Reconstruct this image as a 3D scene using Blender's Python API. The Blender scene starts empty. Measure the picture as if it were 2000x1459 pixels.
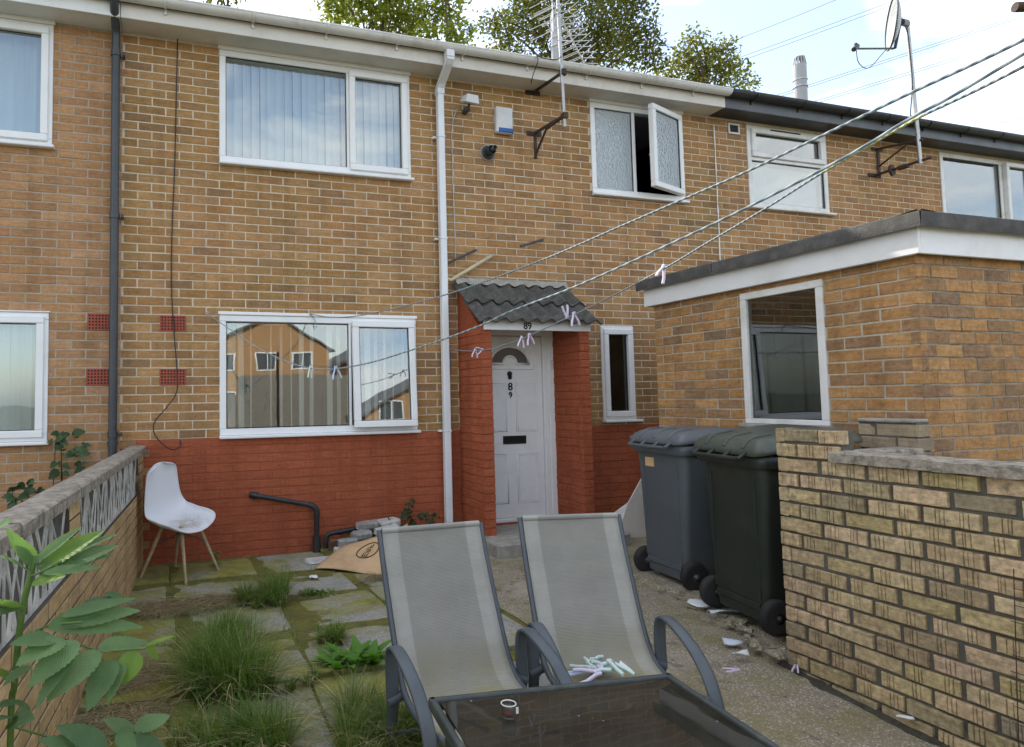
import bpy, bmesh, math, random
import numpy as np
from mathutils import Vector, Matrix, Euler
random.seed(7)
rnd = random.random
def U(a, b): return a + (b - a) * rnd()
scn = bpy.context.scene
col = scn.collection

# ------------------------------------------------------------------ camera
FPX, CX, CY = 1292.92, 739.92, 699.83            # focal length and optical centre in pixels of a 2000 px wide picture
CAM = np.array([-0.4281, -5.8612, 1.34614]); YAW, PITCH, ROLL = 0.309472, 0.0600406, -0.0154022
def _axes():
    cy, sy, cp, sp = math.cos(YAW), math.sin(YAW), math.cos(PITCH), math.sin(PITCH)
    f = np.array([sy * cp, cy * cp, sp]); r = np.array([cy, -sy, 0.]); u = np.cross(r, f)
    c, s = math.cos(ROLL), math.sin(ROLL)
    return c * r + s * u, -s * r + c * u, f
AR, AU, AF = _axes()
cam_d = bpy.data.cameras.new('camera'); cam = bpy.data.objects.new('camera', cam_d); col.objects.link(cam)
M = Matrix.Identity(4)
for i in range(3):
    M[i][0], M[i][1], M[i][2], M[i][3] = AR[i], AU[i], -AF[i], CAM[i]
cam.matrix_world = M
cam_d.sensor_width = 36; cam_d.lens = FPX / 2000 * 36
cam_d.shift_x = (1000 - CX) / 2000; cam_d.shift_y = (CY - 729.5) / 2000
cam_d.clip_start = 0.05; cam_d.clip_end = 3000
scn.camera = cam

# ------------------------------------------------------------------ sky, sun, exposure
SUN_AZ, SUN_EL = math.radians(-20), math.radians(40)   # azimuth from +Y towards +X: behind the houses
world = bpy.data.worlds.new('World'); scn.world = world; world.use_nodes = True
wn = world.node_tree.nodes; wl = world.node_tree.links; wn.clear()
sky = wn.new('ShaderNodeTexSky'); sky.sky_type = 'NISHITA'; sky.sun_disc = False
sky.sun_elevation = SUN_EL; sky.sun_rotation = SUN_AZ; sky.air_density = 1.0; sky.dust_density = 1.6; sky.ozone_density = 1.0
tc = wn.new('ShaderNodeTexCoord'); mp = wn.new('ShaderNodeMapping'); mp.inputs['Scale'].default_value = (1.0, 1.0, 2.6)
nz = wn.new('ShaderNodeTexNoise'); nz.inputs['Scale'].default_value = 2.3; nz.inputs['Detail'].default_value = 7; nz.inputs['Roughness'].default_value = 0.58
nz.inputs['Distortion'].default_value = 0.5
rp = wn.new('ShaderNodeValToRGB'); rp.color_ramp.elements[0].position = 0.43; rp.color_ramp.elements[1].position = 0.67; rp.color_ramp.elements[0].color = (.10, .10, .10, 1)
mx = wn.new('ShaderNodeMixRGB'); mx.inputs[2].default_value = (9.8, 9.75, 9.6, 1)
sc_ = wn.new('ShaderNodeMixRGB'); sc_.blend_type = 'MULTIPLY'; sc_.inputs[0].default_value = 1; sc_.inputs[2].default_value = (1.45, 1.45, 1.45, 1)
bg = wn.new('ShaderNodeBackground'); bg.inputs[1].default_value = 0.10
wo = wn.new('ShaderNodeOutputWorld')
wl.new(tc.outputs['Generated'], mp.inputs[0]); wl.new(mp.outputs[0], nz.inputs['Vector']); wl.new(nz.outputs[0], rp.inputs[0])
wl.new(rp.outputs[0], mx.inputs[0]); wl.new(sky.outputs[0], sc_.inputs[1]); wl.new(sc_.outputs[0], mx.inputs[1]); wl.new(mx.outputs[0], bg.inputs[0]); wl.new(bg.outputs[0], wo.inputs[0])
sd = bpy.data.lights.new('sun', 'SUN'); sd.energy = 2.6; sd.angle = math.radians(0.6); sd.color = (1.0, 0.94, 0.84)
sun = bpy.data.objects.new('sun', sd); col.objects.link(sun)
sdir = Vector((math.sin(SUN_AZ) * math.cos(SUN_EL), math.cos(SUN_AZ) * math.cos(SUN_EL), math.sin(SUN_EL)))
sun.rotation_euler = sdir.to_track_quat('Z', 'Y').to_euler()
scn.view_settings.view_transform = 'Standard'; scn.view_settings.look = 'None'; scn.view_settings.gamma = 1
scn.view_settings.exposure = 1.32; scn.view_settings.use_curve_mapping = False
scn.cycles.max_bounces = 5; scn.cycles.diffuse_bounces = 3; scn.cycles.glossy_bounces = 3; scn.cycles.transparent_max_bounces = 10; scn.cycles.use_adaptive_sampling = True; scn.cycles.adaptive_threshold = 0.02; scn.cycles.use_denoising = True
scn.cycles.sample_clamp_indirect = 6

# ------------------------------------------------------------------ measuring helpers: photo pixel -> place
def ray(px, py): return AR * ((px - CX) / FPX) - AU * ((py - CY) / FPX) + AF
def W(px, py, Y=0.0): d = ray(px, py); return Vector(CAM + d * ((Y - CAM[1]) / d[1]))
def G(px, py, Z=0.0): d = ray(px, py); return Vector(CAM + d * ((Z - CAM[2]) / d[2]))
def S(px, py, X): d = ray(px, py); return Vector(CAM + d * ((X - CAM[0]) / d[0]))
def D(px, py, d): return Vector(CAM + ray(px, py) * d)
def PX(v):
    q = np.array(v) - CAM; z = q @ AF
    return (CX + FPX * (q @ AR) / z, CY - FPX * (q @ AU) / z, z)

# ------------------------------------------------------------------ material helpers
class NT:
    def schlick(s, r0, normal=None):
        lw = s.add('ShaderNodeLayerWeight'); lw.inputs[0].default_value = 0.5
        if normal is not None: s.set(lw, 'Normal', normal)
        return s.math('ADD', s.math('MULTIPLY', s.math('POWER', (lw, 'Facing'), 5.0), 1 - r0), r0)
    def __init__(s, name):
        s.m = bpy.data.materials.new(name); s.m.use_nodes = True
        s.n = s.m.node_tree.nodes; s.l = s.m.node_tree.links; s.n.clear()
    def add(s, t, **kw):
        n = s.n.new(t)
        for k, v in kw.items():
            if k.startswith('_'): setattr(n, k[1:], v)
        return n
    def set(s, n, i, v):
        if isinstance(v, tuple) and len(v) == 2 and hasattr(v[0], 'outputs'): s.l.new(v[0].outputs[v[1]], n.inputs[i])
        elif hasattr(v, 'outputs'): s.l.new(v.outputs[0], n.inputs[i])
        else:
            if isinstance(v, tuple) and len(v) == 3 and len(n.inputs[i].default_value) == 4: v = (*v, 1)
            n.inputs[i].default_value = v
    def mix(s, f, a, b, mode='MIX'):
        n = s.add('ShaderNodeMixRGB', _blend_type=mode)
        s.set(n, 0, f); s.set(n, 1, a); s.set(n, 2, b); return n
    def math(s, op, a, b=0.0):
        n = s.add('ShaderNodeMath', _operation=op); s.set(n, 0, a); s.set(n, 1, b); return n
    def coord(s, kind='Position', scale=(1, 1, 1), rot=(0, 0, 0)):
        if kind == 'Position': g = s.add('ShaderNodeNewGeometry'); o = (g, 'Position')
        else: g = s.add('ShaderNodeTexCoord'); o = (g, kind)
        m = s.add('ShaderNodeMapping'); s.set(m, 0, o); m.inputs['Scale'].default_value = scale; m.inputs['Rotation'].default_value = rot
        return m
    def noise(s, co, scale=5, detail=4, rough=0.55, dist=0.0):
        n = s.add('ShaderNodeTexNoise'); s.set(n, 'Vector', co); n.inputs['Scale'].default_value = scale
        n.inputs['Detail'].default_value = detail; n.inputs['Roughness'].default_value = rough; n.inputs['Distortion'].default_value = dist
        return n
    def ramp(s, f, stops, interp='LINEAR'):
        n = s.add('ShaderNodeValToRGB'); cr = n.color_ramp; cr.interpolation = interp
        while len(cr.elements) > 1: cr.elements.remove(cr.elements[0])
        cr.elements[0].position = stops[0][0]; cr.elements[0].color = (*stops[0][1], 1) if not isinstance(stops[0][1], (int, float)) else (*[stops[0][1]] * 3, 1)
        for p, c in stops[1:]:
            e = cr.elements.new(p); e.color = (*c, 1) if not isinstance(c, (int, float)) else (c, c, c, 1)
        s.set(n, 0, f); return n
    def bump(s, h, strength=0.3, dist=0.01):
        n = s.add('ShaderNodeBump'); s.set(n, 'Height', h); n.inputs['Strength'].default_value = strength; n.inputs['Distance'].default_value = dist
        return n
    def out(s, sh):
        o = s.add('ShaderNodeOutputMaterial'); s.set(o, 0, sh); return s.m
    def pbr(s, colr, rough=0.7, metal=0.0, normal=None, spec=0.4, **kw):
        p = s.add('ShaderNodeBsdfPrincipled'); s.set(p, 'Base Color', colr); s.set(p, 'Roughness', rough); p.inputs['Metallic'].default_value = metal
        p.inputs['Specular IOR Level'].default_value = spec
        if normal is not None: s.set(p, 'Normal', normal)
        for k, v in kw.items(): s.set(p, k.replace('_', ' '), v)
        return p

def plain(name, c, rough=0.6, var=0.18, scale=6, bump=0.0, bscale=80, metal=0.0, spec=0.4, dirt=None, dirt_amt=0.5, dscale=3, kind='Object', bdist=0.004):
    t = NT(name); co = t.coord(kind); n = t.noise(co, scale, 5, 0.6)
    a = tuple(x * (1 - var) for x in c); b = tuple(min(1, x * (1 + var)) for x in c)
    cc = t.ramp(n, [(0.3, a), (0.7, b)])
    if dirt is not None:
        dn = t.noise(co, dscale, 5, 0.68, 0.4); f = t.ramp(dn, [(0.48, 0.0), (0.72, dirt_amt)]); cc = t.mix(f, cc, dirt)
    nm = None
    if bump: nm = t.bump(t.noise(co, bscale, 4, 0.6), bump, bdist)
    return t.out(t.pbr(cc, rough, metal, nm, spec))

def brickmat(name, pal, src='OBJECT', stain=(0.12, 0.085, 0.05), samt=0.5, olive=None, bump=0.5, streak=(7, 7, 55), flake=None, fl=(.70, .74), mott=(.8, 1.15)):
    t = NT(name)
    if src == 'OBJECT': r = (t.add('ShaderNodeObjectInfo'), 'Random')
    else: r = (t.add('ShaderNodeNewGeometry'), 'Random Per Island')
    n = len(pal); c = t.ramp(r, [(i / max(1, n - 1), pal[i]) for i in range(n)])
    co = t.coord('Position', streak); nn = t.noise(co, 1.0, 5, 0.65)
    c = t.mix(1.0, c, t.ramp(nn, [(0.25, 0.72), (0.75, 1.22)]), 'MULTIPLY')
    pc = t.coord('Position'); fine = t.noise(pc, 38, 5, 0.7)
    c = t.mix(1.0, c, t.ramp(fine, [(0.3, mott[0]), (0.7, mott[1])]), 'MULTIPLY')
    if olive is not None:
        big = t.noise(pc, 0.55, 4, 0.6, 0.6); c = t.mix(t.ramp(big, [(0.42, 0.0), (0.62, 0.75)]), c, t.mix(1.0, c, olive, 'MULTIPLY'))
    runs = t.noise(t.coord('Position', (4.5, 4.5, .45)), 1.0, 6, 0.7); c = t.mix(1.0, c, t.ramp(runs, [(0.32, 0.74), (0.52, 1.0), (0.75, 1.10)]), 'MULTIPLY')
    sn = t.noise(pc, 1.7, 5, 0.72, 0.8); c = t.mix(t.ramp(sn, [(0.54, 0.0), (0.75, samt)]), c, stain)
    if flake is not None:
        fn = t.noise(pc, 9, 5, 0.7); c = t.mix(t.ramp(fn, [(fl[0], 0.0), (fl[1], 0.8)]), c, flake)
    h = t.noise(pc, 160, 5, 0.7); nb = t.bump(t.mix(0.5, nn, h), bump, 0.004)
    return t.out(t.pbr(c, 0.88, 0, nb, 0.2))

def mortarmat(name, c, dark, amt=0.4):
    t = NT(name); pc = t.coord('Position'); n = t.noise(pc, 30, 5, 0.7)
    cc = t.ramp(n, [(0.3, tuple(x * 0.78 for x in c)), (0.7, tuple(min(1, x * 1.12) for x in c))])
    s_ = t.noise(pc, 2.2, 5, 0.7, 0.5); cc = t.mix(t.ramp(s_, [(0.45, 0.0), (0.72, amt)]), cc, dark)
    return t.out(t.pbr(cc, 0.95, 0, t.bump(t.noise(pc, 140, 4, 0.7), 0.6, 0.004), 0.15))

def glassmat(name, r0=.15, tint=(0.86, 0.90, 0.89), wob=0.004, wscale=1.4):
    t = NT(name); co = t.coord('Position'); b = t.bump(t.noise(co, wscale, 2, 0.5), wob, 0.5)
    g = t.add('ShaderNodeBsdfGlossy'); g.inputs['Roughness'].default_value = 0.0; g.inputs['Color'].default_value = (0.97, 0.98, 0.98, 1); t.set(g, 'Normal', b)
    tr = t.add('ShaderNodeBsdfTransparent'); tr.inputs[0].default_value = (*tint, 1)
    fr = t.schlick(r0)
    m = t.add('ShaderNodeMixShader'); t.set(m, 0, fr); t.set(m, 1, tr); t.set(m, 2, g)
    return t.out(m)

def leafmat(name, c1, c2, trans=0.35, rough=0.5, vein=False, src='ISLAND'):
    t = NT(name)
    if src == 'ISLAND': r = (t.add('ShaderNodeNewGeometry'), 'Random Per Island')
    else: r = (t.add('ShaderNodeObjectInfo'), 'Random')
    c = t.ramp(r, [(0.0, c1), (1.0, c2)])
    nm = None
    if vein:
        uv = t.coord('UV'); wv = t.add('ShaderNodeTexWave'); t.set(wv, 0, uv); wv.inputs['Scale'].default_value = 1.7; wv.inputs['Distortion'].default_value = 3.0; wv.inputs['Detail'].default_value = 3
        nm = t.bump(wv, 0.3, 0.005); c = t.mix(t.ramp(wv, [(0.0, 0.75), (0.2, 1.0)]), t.mix(0.35, c, (0.30, 0.42, 0.16)), c)
        c = t.mix(1.0, c, t.ramp(t.noise(t.coord('Position'), 14, 4), [(0.3, 0.8), (0.7, 1.15)]), 'MULTIPLY')
    p = t.pbr(c, rough, 0, nm, 0.22)
    ts = t.add('ShaderNodeBsdfTranslucent'); t.set(ts, 0, t.mix(1.0, c, (1.25, 1.35, 0.55), 'MULTIPLY'))
    m = t.add('ShaderNodeMixShader'); m.inputs[0].default_value = trans; t.set(m, 1, p); t.set(m, 2, ts)
    return t.out(m)

# ------------------------------------------------------------------ mesh helpers
class MB:
    def __init__(s): s.v = []; s.f = []; s.mi = []; s.sm = []
    def add(s, vs, fs, mi=0, smooth=False):
        o = len(s.v); s.v += [tuple(v) for v in vs]; s.f += [tuple(i + o for i in f) for f in fs]
        s.mi += [mi] * len(fs); s.sm += [smooth] * len(fs); return s
    def box(s, x0, x1, y0, y1, z0, z1, c=0.0, mi=0, xf=None):
        lo = (min(x0, x1), min(y0, y1), min(z0, z1)); hi = (max(x0, x1), max(y0, y1), max(z0, z1))
        if c <= 0:
            vs = [Vector((hi[0] if i & 1 else lo[0], hi[1] if i & 2 else lo[1], hi[2] if i & 4 else lo[2])) for i in range(8)]
            fs = [(0, 2, 3, 1), (4, 5, 7, 6), (0, 1, 5, 4), (2, 6, 7, 3), (0, 4, 6, 2), (1, 3, 7, 5)]
        else:
            c = min(c, (hi[0] - lo[0]) * .45, (hi[1] - lo[1]) * .45, (hi[2] - lo[2]) * .45)
            vs = []; fs = []
            for i in range(8):
                sg = [1 if i & (1 << k) else 0 for k in range(3)]
                for k in range(3):   # vertex on face k
                    vs.append(Vector([(hi[a] if sg[a] else lo[a]) - (0 if a == k else (c if sg[a] else -c)) for a in range(3)]))
            def vi(i, k): return i * 3 + k
            for k in range(3):
                a, b = [(1, 2), (2, 0), (0, 1)][k]
                for sd_ in (0, 1):
                    q = []
                    for (p_, r_) in ((0, 0), (1, 0), (1, 1), (0, 1)):
                        i = (sd_ << k) | (p_ << a) | (r_ << b); q.append(vi(i, k))
                    fs.append(tuple(q if sd_ else q[::-1]))
            for k in range(3):      # edges parallel to k
                a, b = [(1, 2), (2, 0), (0, 1)][k]
                for p_ in (0, 1):
                    for r_ in (0, 1):
                        i0 = (p_ << a) | (r_ << b); i1 = i0 | (1 << k)
                        q = [vi(i0, a), vi(i1, a), vi(i1, b), vi(i0, b)]
                        fs.append(tuple(q if (p_ ^ r_) else q[::-1]))
            for i in range(8):
                par = bin(i).count('1') % 2
                q = [vi(i, 0), vi(i, 1), vi(i, 2)]; fs.append(tuple(q if par else q[::-1]))
        if xf is not None: vs = [xf @ v for v in vs]
        return s.add(vs, fs, mi)
    def quad(s, a, b, c, d, mi=0): return s.add([a, b, c, d], [(0, 1, 2, 3)], mi)
    def tube(s, pts, r, n=8, mi=0, caps=True, closed=False, flat=None):
        pts = [Vector(p) for p in pts]; N = len(pts); rs = r if isinstance(r, (list, tuple)) else [r] * N
        T = []
        for i in range(N):
            a = pts[i - 1] if i > 0 or closed else pts[i]; b = pts[(i + 1) % N] if i < N - 1 or closed else pts[i]
            T.append((b - a).normalized())
        up = Vector((0, 0, 1)) if abs(T[0].z) < 0.9 else Vector((0, 1, 0))
        if flat is not None: up = Vector(flat[0])
        nrm = (up - T[0] * up.dot(T[0])).normalized(); vs = []
        for i in range(N):
            if flat is not None: nrm = Vector(flat[0])
            nrm = (nrm - T[i] * nrm.dot(T[i])).normalized(); bn = T[i].cross(nrm)
            for k in range(n):
                a = 2 * math.pi * (k + .5) / n
                if flat is not None: vs.append(pts[i] + nrm * (math.copysign(abs(math.cos(a)) ** .5, math.cos(a)) * flat[1]) + bn * (math.copysign(abs(math.sin(a)) ** .5, math.sin(a)) * flat[2]))
                else: vs.append(pts[i] + (nrm * math.cos(a) + bn * math.sin(a)) * rs[i])
        fs = []
        for i in range(N if closed else N - 1):
            j = (i + 1) % N
            for k in range(n): k2 = (k + 1) % n; fs.append((i * n + k, i * n + k2, j * n + k2, j * n + k))
        s.add(vs, fs, mi, True)
        if caps and not closed: s.add(vs[:n], [tuple(range(n))[::-1]], mi); s.add(vs[-n:], [tuple(range(n))], mi)
        return s
    def lathe(s, prof, n=20, origin=(0, 0, 0), axis='z', mi=0, smooth=True):
        o = Vector(origin); vs = []
        for (r, h) in prof:
            for k in range(n):
                a = 2 * math.pi * k / n; c_, s_ = r * math.cos(a), r * math.sin(a)
                vs.append(o + Vector({'z': (c_, s_, h), 'y': (c_, h, s_), 'x': (h, c_, s_)}[axis]))
        fs = [(i * n + k, i * n + (k + 1) % n, (i + 1) * n + (k + 1) % n, (i + 1) * n + k) for i in range(len(prof) - 1) for k in range(n)]
        return s.add(vs, fs, mi, smooth)
    def grid(s, P, nu, nv, mi=0, smooth=True):
        vs = [P(i / nu, j / nv) for j in range(nv + 1) for i in range(nu + 1)]
        fs = [(j * (nu + 1) + i, j * (nu + 1) + i + 1, (j + 1) * (nu + 1) + i + 1, (j + 1) * (nu + 1) + i) for j in range(nv) for i in range(nu)]
        return s.add(vs, fs, mi, smooth)
    def mesh(s, name, mats):
        me = bpy.data.meshes.new(name); me.from_pydata([tuple(v) for v in s.v], [], s.f)
        for m in (mats if isinstance(mats, (list, tuple)) else [mats]): me.materials.append(m)
        me.polygons.foreach_set('material_index', s.mi); me.polygons.foreach_set('use_smooth', s.sm); me.update()
        return me
    def build(s, name, mats, parent=None, kind=None, loc=None, w=False):
        o = bpy.data.objects.new(name, s.mesh(name, mats)); col.objects.link(o)
        if parent is not None:
            o.parent = parent
            if w: o.location = -wloc(parent)      # shape given in world coordinates
        if kind: o['kind'] = kind
        if loc is not None: o.location = loc
        return o
def wloc(p):
    v = Vector((0, 0, 0))
    while p is not None: v += p.location; p = p.parent
    return v
def empty(name, loc=(0, 0, 0), rz=0.0, parent=None):
    o = bpy.data.objects.new(name, None); col.objects.link(o); o.location = loc; o.rotation_euler = (0, 0, rz); o.empty_display_size = .1
    if parent is not None: o.parent = parent
    return o
def tag(o, label, cat, group=None):
    o['label'] = label; o['category'] = cat
    if group: o['group'] = group
    return o
def thing(name, label, cat, loc=(0, 0, 0), rz=0.0, group=None): return tag(empty(name, loc, rz), label, cat, group)
def copy_tree(o, parent=None):
    c = o.copy(); col.objects.link(c); c.parent = parent
    for ch in o.children: copy_tree(ch, c)
    return c
def fix_normals(o):
    bm = bmesh.new(); bm.from_mesh(o.data); bmesh.ops.recalc_face_normals(bm, faces=bm.faces); bm.to_mesh(o.data); bm.free(); return o
def weld(o, d=1e-5):
    bm = bmesh.new(); bm.from_mesh(o.data); bmesh.ops.remove_doubles(bm, verts=bm.verts, dist=d); bmesh.ops.recalc_face_normals(bm, faces=bm.faces); bm.to_mesh(o.data); bm.free(); return o
def solidify(o, t, off=-1):
    m = o.modifiers.new('solid', 'SOLIDIFY'); m.thickness = t; m.offset = off; return o
def subsurf(o, n=1):
    m = o.modifiers.new('sub', 'SUBSURF'); m.levels = n; m.render_levels = n; return o
def catenary(a, b, sag, n=24):
    a, b = Vector(a), Vector(b); return [a.lerp(b, i / n) - Vector((0, 0, sag * 4 * (i / n) * (1 - i / n))) for i in range(n + 1)]
def spline(pts, n=8):
    P = [Vector(p) for p in pts]; P = [P[0] * 2 - P[1]] + P + [P[-1] * 2 - P[-2]]; out = []
    for i in range(1, len(P) - 2):
        for k in range(n):
            t = k / n; a, b, c, d = P[i - 1], P[i], P[i + 1], P[i + 2]
            out.append(0.5 * ((2 * b) + (c - a) * t + (2 * a - 5 * b + 4 * c - d) * t * t + (3 * b - a - 3 * c + d) * t ** 3))
    out.append(P[-2]); return out
def text_mesh(name, body, size, mat, extrude=0.002, align='CENTER'):
    cu = bpy.data.curves.new(name, 'FONT'); cu.body = body; cu.size = size; cu.extrude = extrude; cu.offset = size * .018; cu.align_x = align
    to = bpy.data.objects.new(name, cu); col.objects.link(to); bpy.context.view_layer.update()
    me = bpy.data.meshes.new_from_object(to.evaluated_get(bpy.context.evaluated_depsgraph_get()))
    bpy.data.objects.remove(to); bpy.data.curves.remove(cu); me.name = name; me.materials.clear(); me.materials.append(mat)
    o = bpy.data.objects.new(name, me); col.objects.link(o); return o
def gz(x, y): return 0.0 if y > -2.3 else -0.062 * (-2.3 - y)

# ------------------------------------------------------------------ materials
PAL_C = [(0.305, 0.17, 0.077), (0.42, 0.237, 0.105), (0.355, 0.199, 0.085), (0.46, 0.259, 0.115), (0.33, 0.178, 0.072), (0.4, 0.207, 0.084), (0.27, 0.154, 0.08), (0.43, 0.247, 0.118)]
PAL_L = [(0.44, 0.247, 0.118), (0.38, 0.209, 0.095), (0.34, 0.189, 0.093), (0.47, 0.272, 0.144), (0.4, 0.218, 0.098), (0.36, 0.189, 0.093)]
PAL_S = [(0.441, 0.244, 0.098), (0.372, 0.199, 0.078), (0.48, 0.275, 0.118), (0.412, 0.219, 0.086), (0.284, 0.17, 0.093), (0.451, 0.25, 0.103), (0.235, 0.155, 0.098)]
PAL_T = [(0.568, 0.43, 0.233), (0.392, 0.3, 0.164), (0.608, 0.47, 0.276), (0.333, 0.25, 0.148), (0.51, 0.37, 0.212), (0.588, 0.43, 0.265), (0.431, 0.34, 0.159), (0.294, 0.24, 0.159), (0.549, 0.43, 0.223), (0.49, 0.35, 0.233)]
PAL_W = [(0.50, 0.345, 0.17), (0.45, 0.30, 0.14), (0.54, 0.37, 0.19), (0.42, 0.285, 0.14)]
PAL_R = [(0.35, 0.096, 0.044), (0.37, 0.104, 0.048), (0.335, 0.09, 0.042), (0.36, 0.099, 0.046)]
def both(name, pal, **kw): return brickmat(name + '_a', pal, 'OBJECT', **kw), brickmat(name + '_b', pal, 'ISLAND', **kw)
B_CEN = both('brick_buff', PAL_C, olive=(0.86, 0.94, 0.78), samt=0.35)
B_LEFT = both('brick_orange', PAL_L, samt=0.35, stain=(0.30, 0.17, 0.11))
B_RIGHT = both('brick_neighbour', PAL_C, samt=0.28)
B_SHED = both('brick_shed', PAL_S, mott=(.68, 1.2), samt=0.6, stain=(0.13, 0.105, 0.065))
B_RED = both('brick_red_paint', PAL_R, samt=0.4, stain=(0.20, 0.062, 0.034), bump=0.35, flake=(0.36, 0.14, 0.085))
B_TAN = both('brick_tan_rustic', PAL_T, samt=0.9, stain=(0.15, 0.13, 0.07), bump=1.0, flake=(0.22, 0.18, 0.12), fl=(.60, .68), mott=(.55, 1.25))
B_SCR = both('brick_tan_smooth', PAL_W, samt=0.4, stain=(0.26, 0.20, 0.10))
B_OLD = both('brick_old_grey', [(0.30, 0.235, 0.16), (0.36, 0.28, 0.185), (0.24, 0.195, 0.145)], samt=0.6)
M_MORT = mortarmat('mortar_cream', (0.60, 0.51, 0.38), (0.34, 0.285, 0.205), 0.5)
M_MORT_L = mortarmat('mortar_grey', (0.42, 0.36, 0.29), (0.24, 0.20, 0.155), 0.5)
M_MORT_S = mortarmat('mortar_shed', (0.48, 0.44, 0.35), (0.14, 0.12, 0.085), 0.75)
M_MORT_F = mortarmat('mortar_sooty', (0.36, 0.32, 0.25), (0.03, 0.027, 0.02), 0.95)
M_MORT_D = mortarmat('mortar_dark', (0.125, 0.112, 0.09), (0.045, 0.04, 0.032), 0.6)
M_RED = mortarmat('mortar_red_paint', (0.31, 0.082, 0.039), (0.20, 0.060, 0.034), 0.5)
M_GROOVE = plain('brick_groove_dirt', (0.13, 0.088, 0.05), 0.95, 0.3, 40, kind='Position')
M_WHITE = plain('white_upvc', (0.78, 0.785, 0.78), 0.35, 0.03, 4, dirt=(0.55, 0.53, 0.46), dirt_amt=0.25, dscale=2.2, kind='Position')
M_WHITE_D = plain('white_upvc_dirty', (0.70, 0.69, 0.66), 0.4, 0.05, 4, dirt=(0.36, 0.33, 0.26), dirt_amt=0.6, dscale=3.2, kind='Position')
M_FASCIA = plain('fascia_cream', (0.66, 0.63, 0.575), 0.5, 0.06, 3, dirt=(0.45, 0.41, 0.34), dirt_amt=0.55, dscale=2.0, kind='Position')
M_FASC_W = plain('fascia_white', (0.74, 0.74, 0.73), 0.4, 0.04, 3, dirt=(0.50, 0.47, 0.40), dirt_amt=0.35, dscale=2.5, kind='Position')
M_BLACKP = plain('black_plastic', (0.022, 0.024, 0.027), 0.38, 0.3, 5, dirt=(0.10, 0.095, 0.085), dirt_amt=0.35, dscale=4, kind='Position')
M_GREYP = plain('grey_plastic', (0.085, 0.095, 0.105), 0.4, 0.2, 5, dirt=(0.16, 0.15, 0.13), dirt_amt=0.3, dscale=3, kind='Position')
M_PIPE = plain('pipe_anthracite', (0.045, 0.052, 0.058), 0.4, 0.15, 4, dirt=(0.12, 0.11, 0.10), dirt_amt=0.3, kind='Position')
M_ROOF = plain('roof_tile_brown', (0.12, 0.09, 0.07), 0.9, 0.3, 3, 0.5, 30, kind='Position')
M_TILE = plain('concrete_tile', (0.066, 0.062, 0.055), 0.92, 0.25, 9, 0.8, 70, dirt=(0.16, 0.155, 0.135), dirt_amt=0.7, dscale=16, kind='Position')
M_FELT = plain('roof_felt', (0.082, 0.078, 0.072), 0.95, 0.25, 10, 1.0, 160, dirt=(0.18, 0.17, 0.15), dirt_amt=0.5, dscale=12, kind='Position', bdist=0.008)
M_CEMENT = plain('cement', (0.30, 0.285, 0.25), 0.95, 0.2, 15, 0.7, 70, dirt=(0.15, 0.14, 0.11), dirt_amt=0.6, dscale=8, kind='Position')
M_COPING = plain('coping_concrete', (0.31, 0.27, 0.215), 0.95, 0.35, 22, 1.0, 90, dirt=(0.07, 0.064, 0.052), dirt_amt=0.8, dscale=26, kind='Position', bdist=0.01)
M_SCREEN = plain('screen_concrete', (0.50, 0.48, 0.43), 0.95, 0.25, 14, 0.8, 80, dirt=(0.14, 0.13, 0.11), dirt_amt=0.7, dscale=10, kind='Position')
M_TERRA = plain('terracotta', (0.32, 0.075, 0.042), 0.8, 0.2, 20, 0.3, 80, kind='Position')
M_HOLE = plain('dark_hole', (0.02, 0.014, 0.012), 0.95, 0.1)
M_GLASS = glassmat('window_glass')
M_GLASS2 = glassmat('window_glass_dark', .10, (0.40, 0.44, 0.45))
M_ROOM = plain('room_plaster', (0.40, 0.39, 0.37), 0.9, 0.05, kind='Position')
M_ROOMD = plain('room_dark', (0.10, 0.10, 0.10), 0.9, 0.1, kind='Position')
def slatmat(name, c, tr):
    t = NT(name); n = t.noise(t.coord('Position', (60, 60, 3)), 1, 3); cc = t.ramp(n, [(0.3, tuple(x * .9 for x in c)), (0.7, c)])
    d = t.pbr(cc, 0.85, 0, None, 0.2); ts = t.add('ShaderNodeBsdfTranslucent'); t.set(ts, 0, cc)
    m = t.add('ShaderNodeMixShader'); m.inputs[0].default_value = tr; t.set(m, 1, d); t.set(m, 2, ts); return t.out(m)
M_SLAT = slatmat('blind_fabric', (0.80, 0.82, 0.84), 0.2)
M_SLAT2 = slatmat('blind_fabric_cream', (0.78, 0.75, 0.68), 0.2)
M_STEEL = plain('galvanised_steel', (0.42, 0.42, 0.41), 0.42, 0.2, 12, metal=0.75, dirt=(0.18, 0.16, 0.14), dirt_amt=0.4, kind='Position')
M_ALU = plain('aluminium', (0.62, 0.62, 0.61), 0.35, 0.12, 12, metal=0.85, kind='Position')
M_RUST = plain('rusty_black_steel', (0.040, 0.028, 0.022), 0.75, 0.4, 25, 0.4, 120, dirt=(0.12, 0.05, 0.025), dirt_amt=0.55, dscale=9, kind='Position')
M_DISH = plain('dish_grey', (0.42, 0.43, 0.43), 0.5, 0.08, kind='Position')
M_DARKM = plain('dark_grey_paint', (0.055, 0.058, 0.062), 0.5, 0.15, kind='Position')
M_CREAM = plain('cream_pipe', (0.52, 0.43, 0.27), 0.5, 0.12, 10, dirt=(0.28, 0.23, 0.14), dirt_amt=0.4, kind='Position')
M_BLUE = plain('blue_lens', (0.015, 0.09, 0.33), 0.3, 0.1, kind='Position')
M_BOX = plain('alarm_box_white', (0.60, 0.61, 0.60), 0.45, 0.04, dirt=(0.42, 0.40, 0.34), dirt_amt=0.3, dscale=5, kind='Position')
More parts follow.
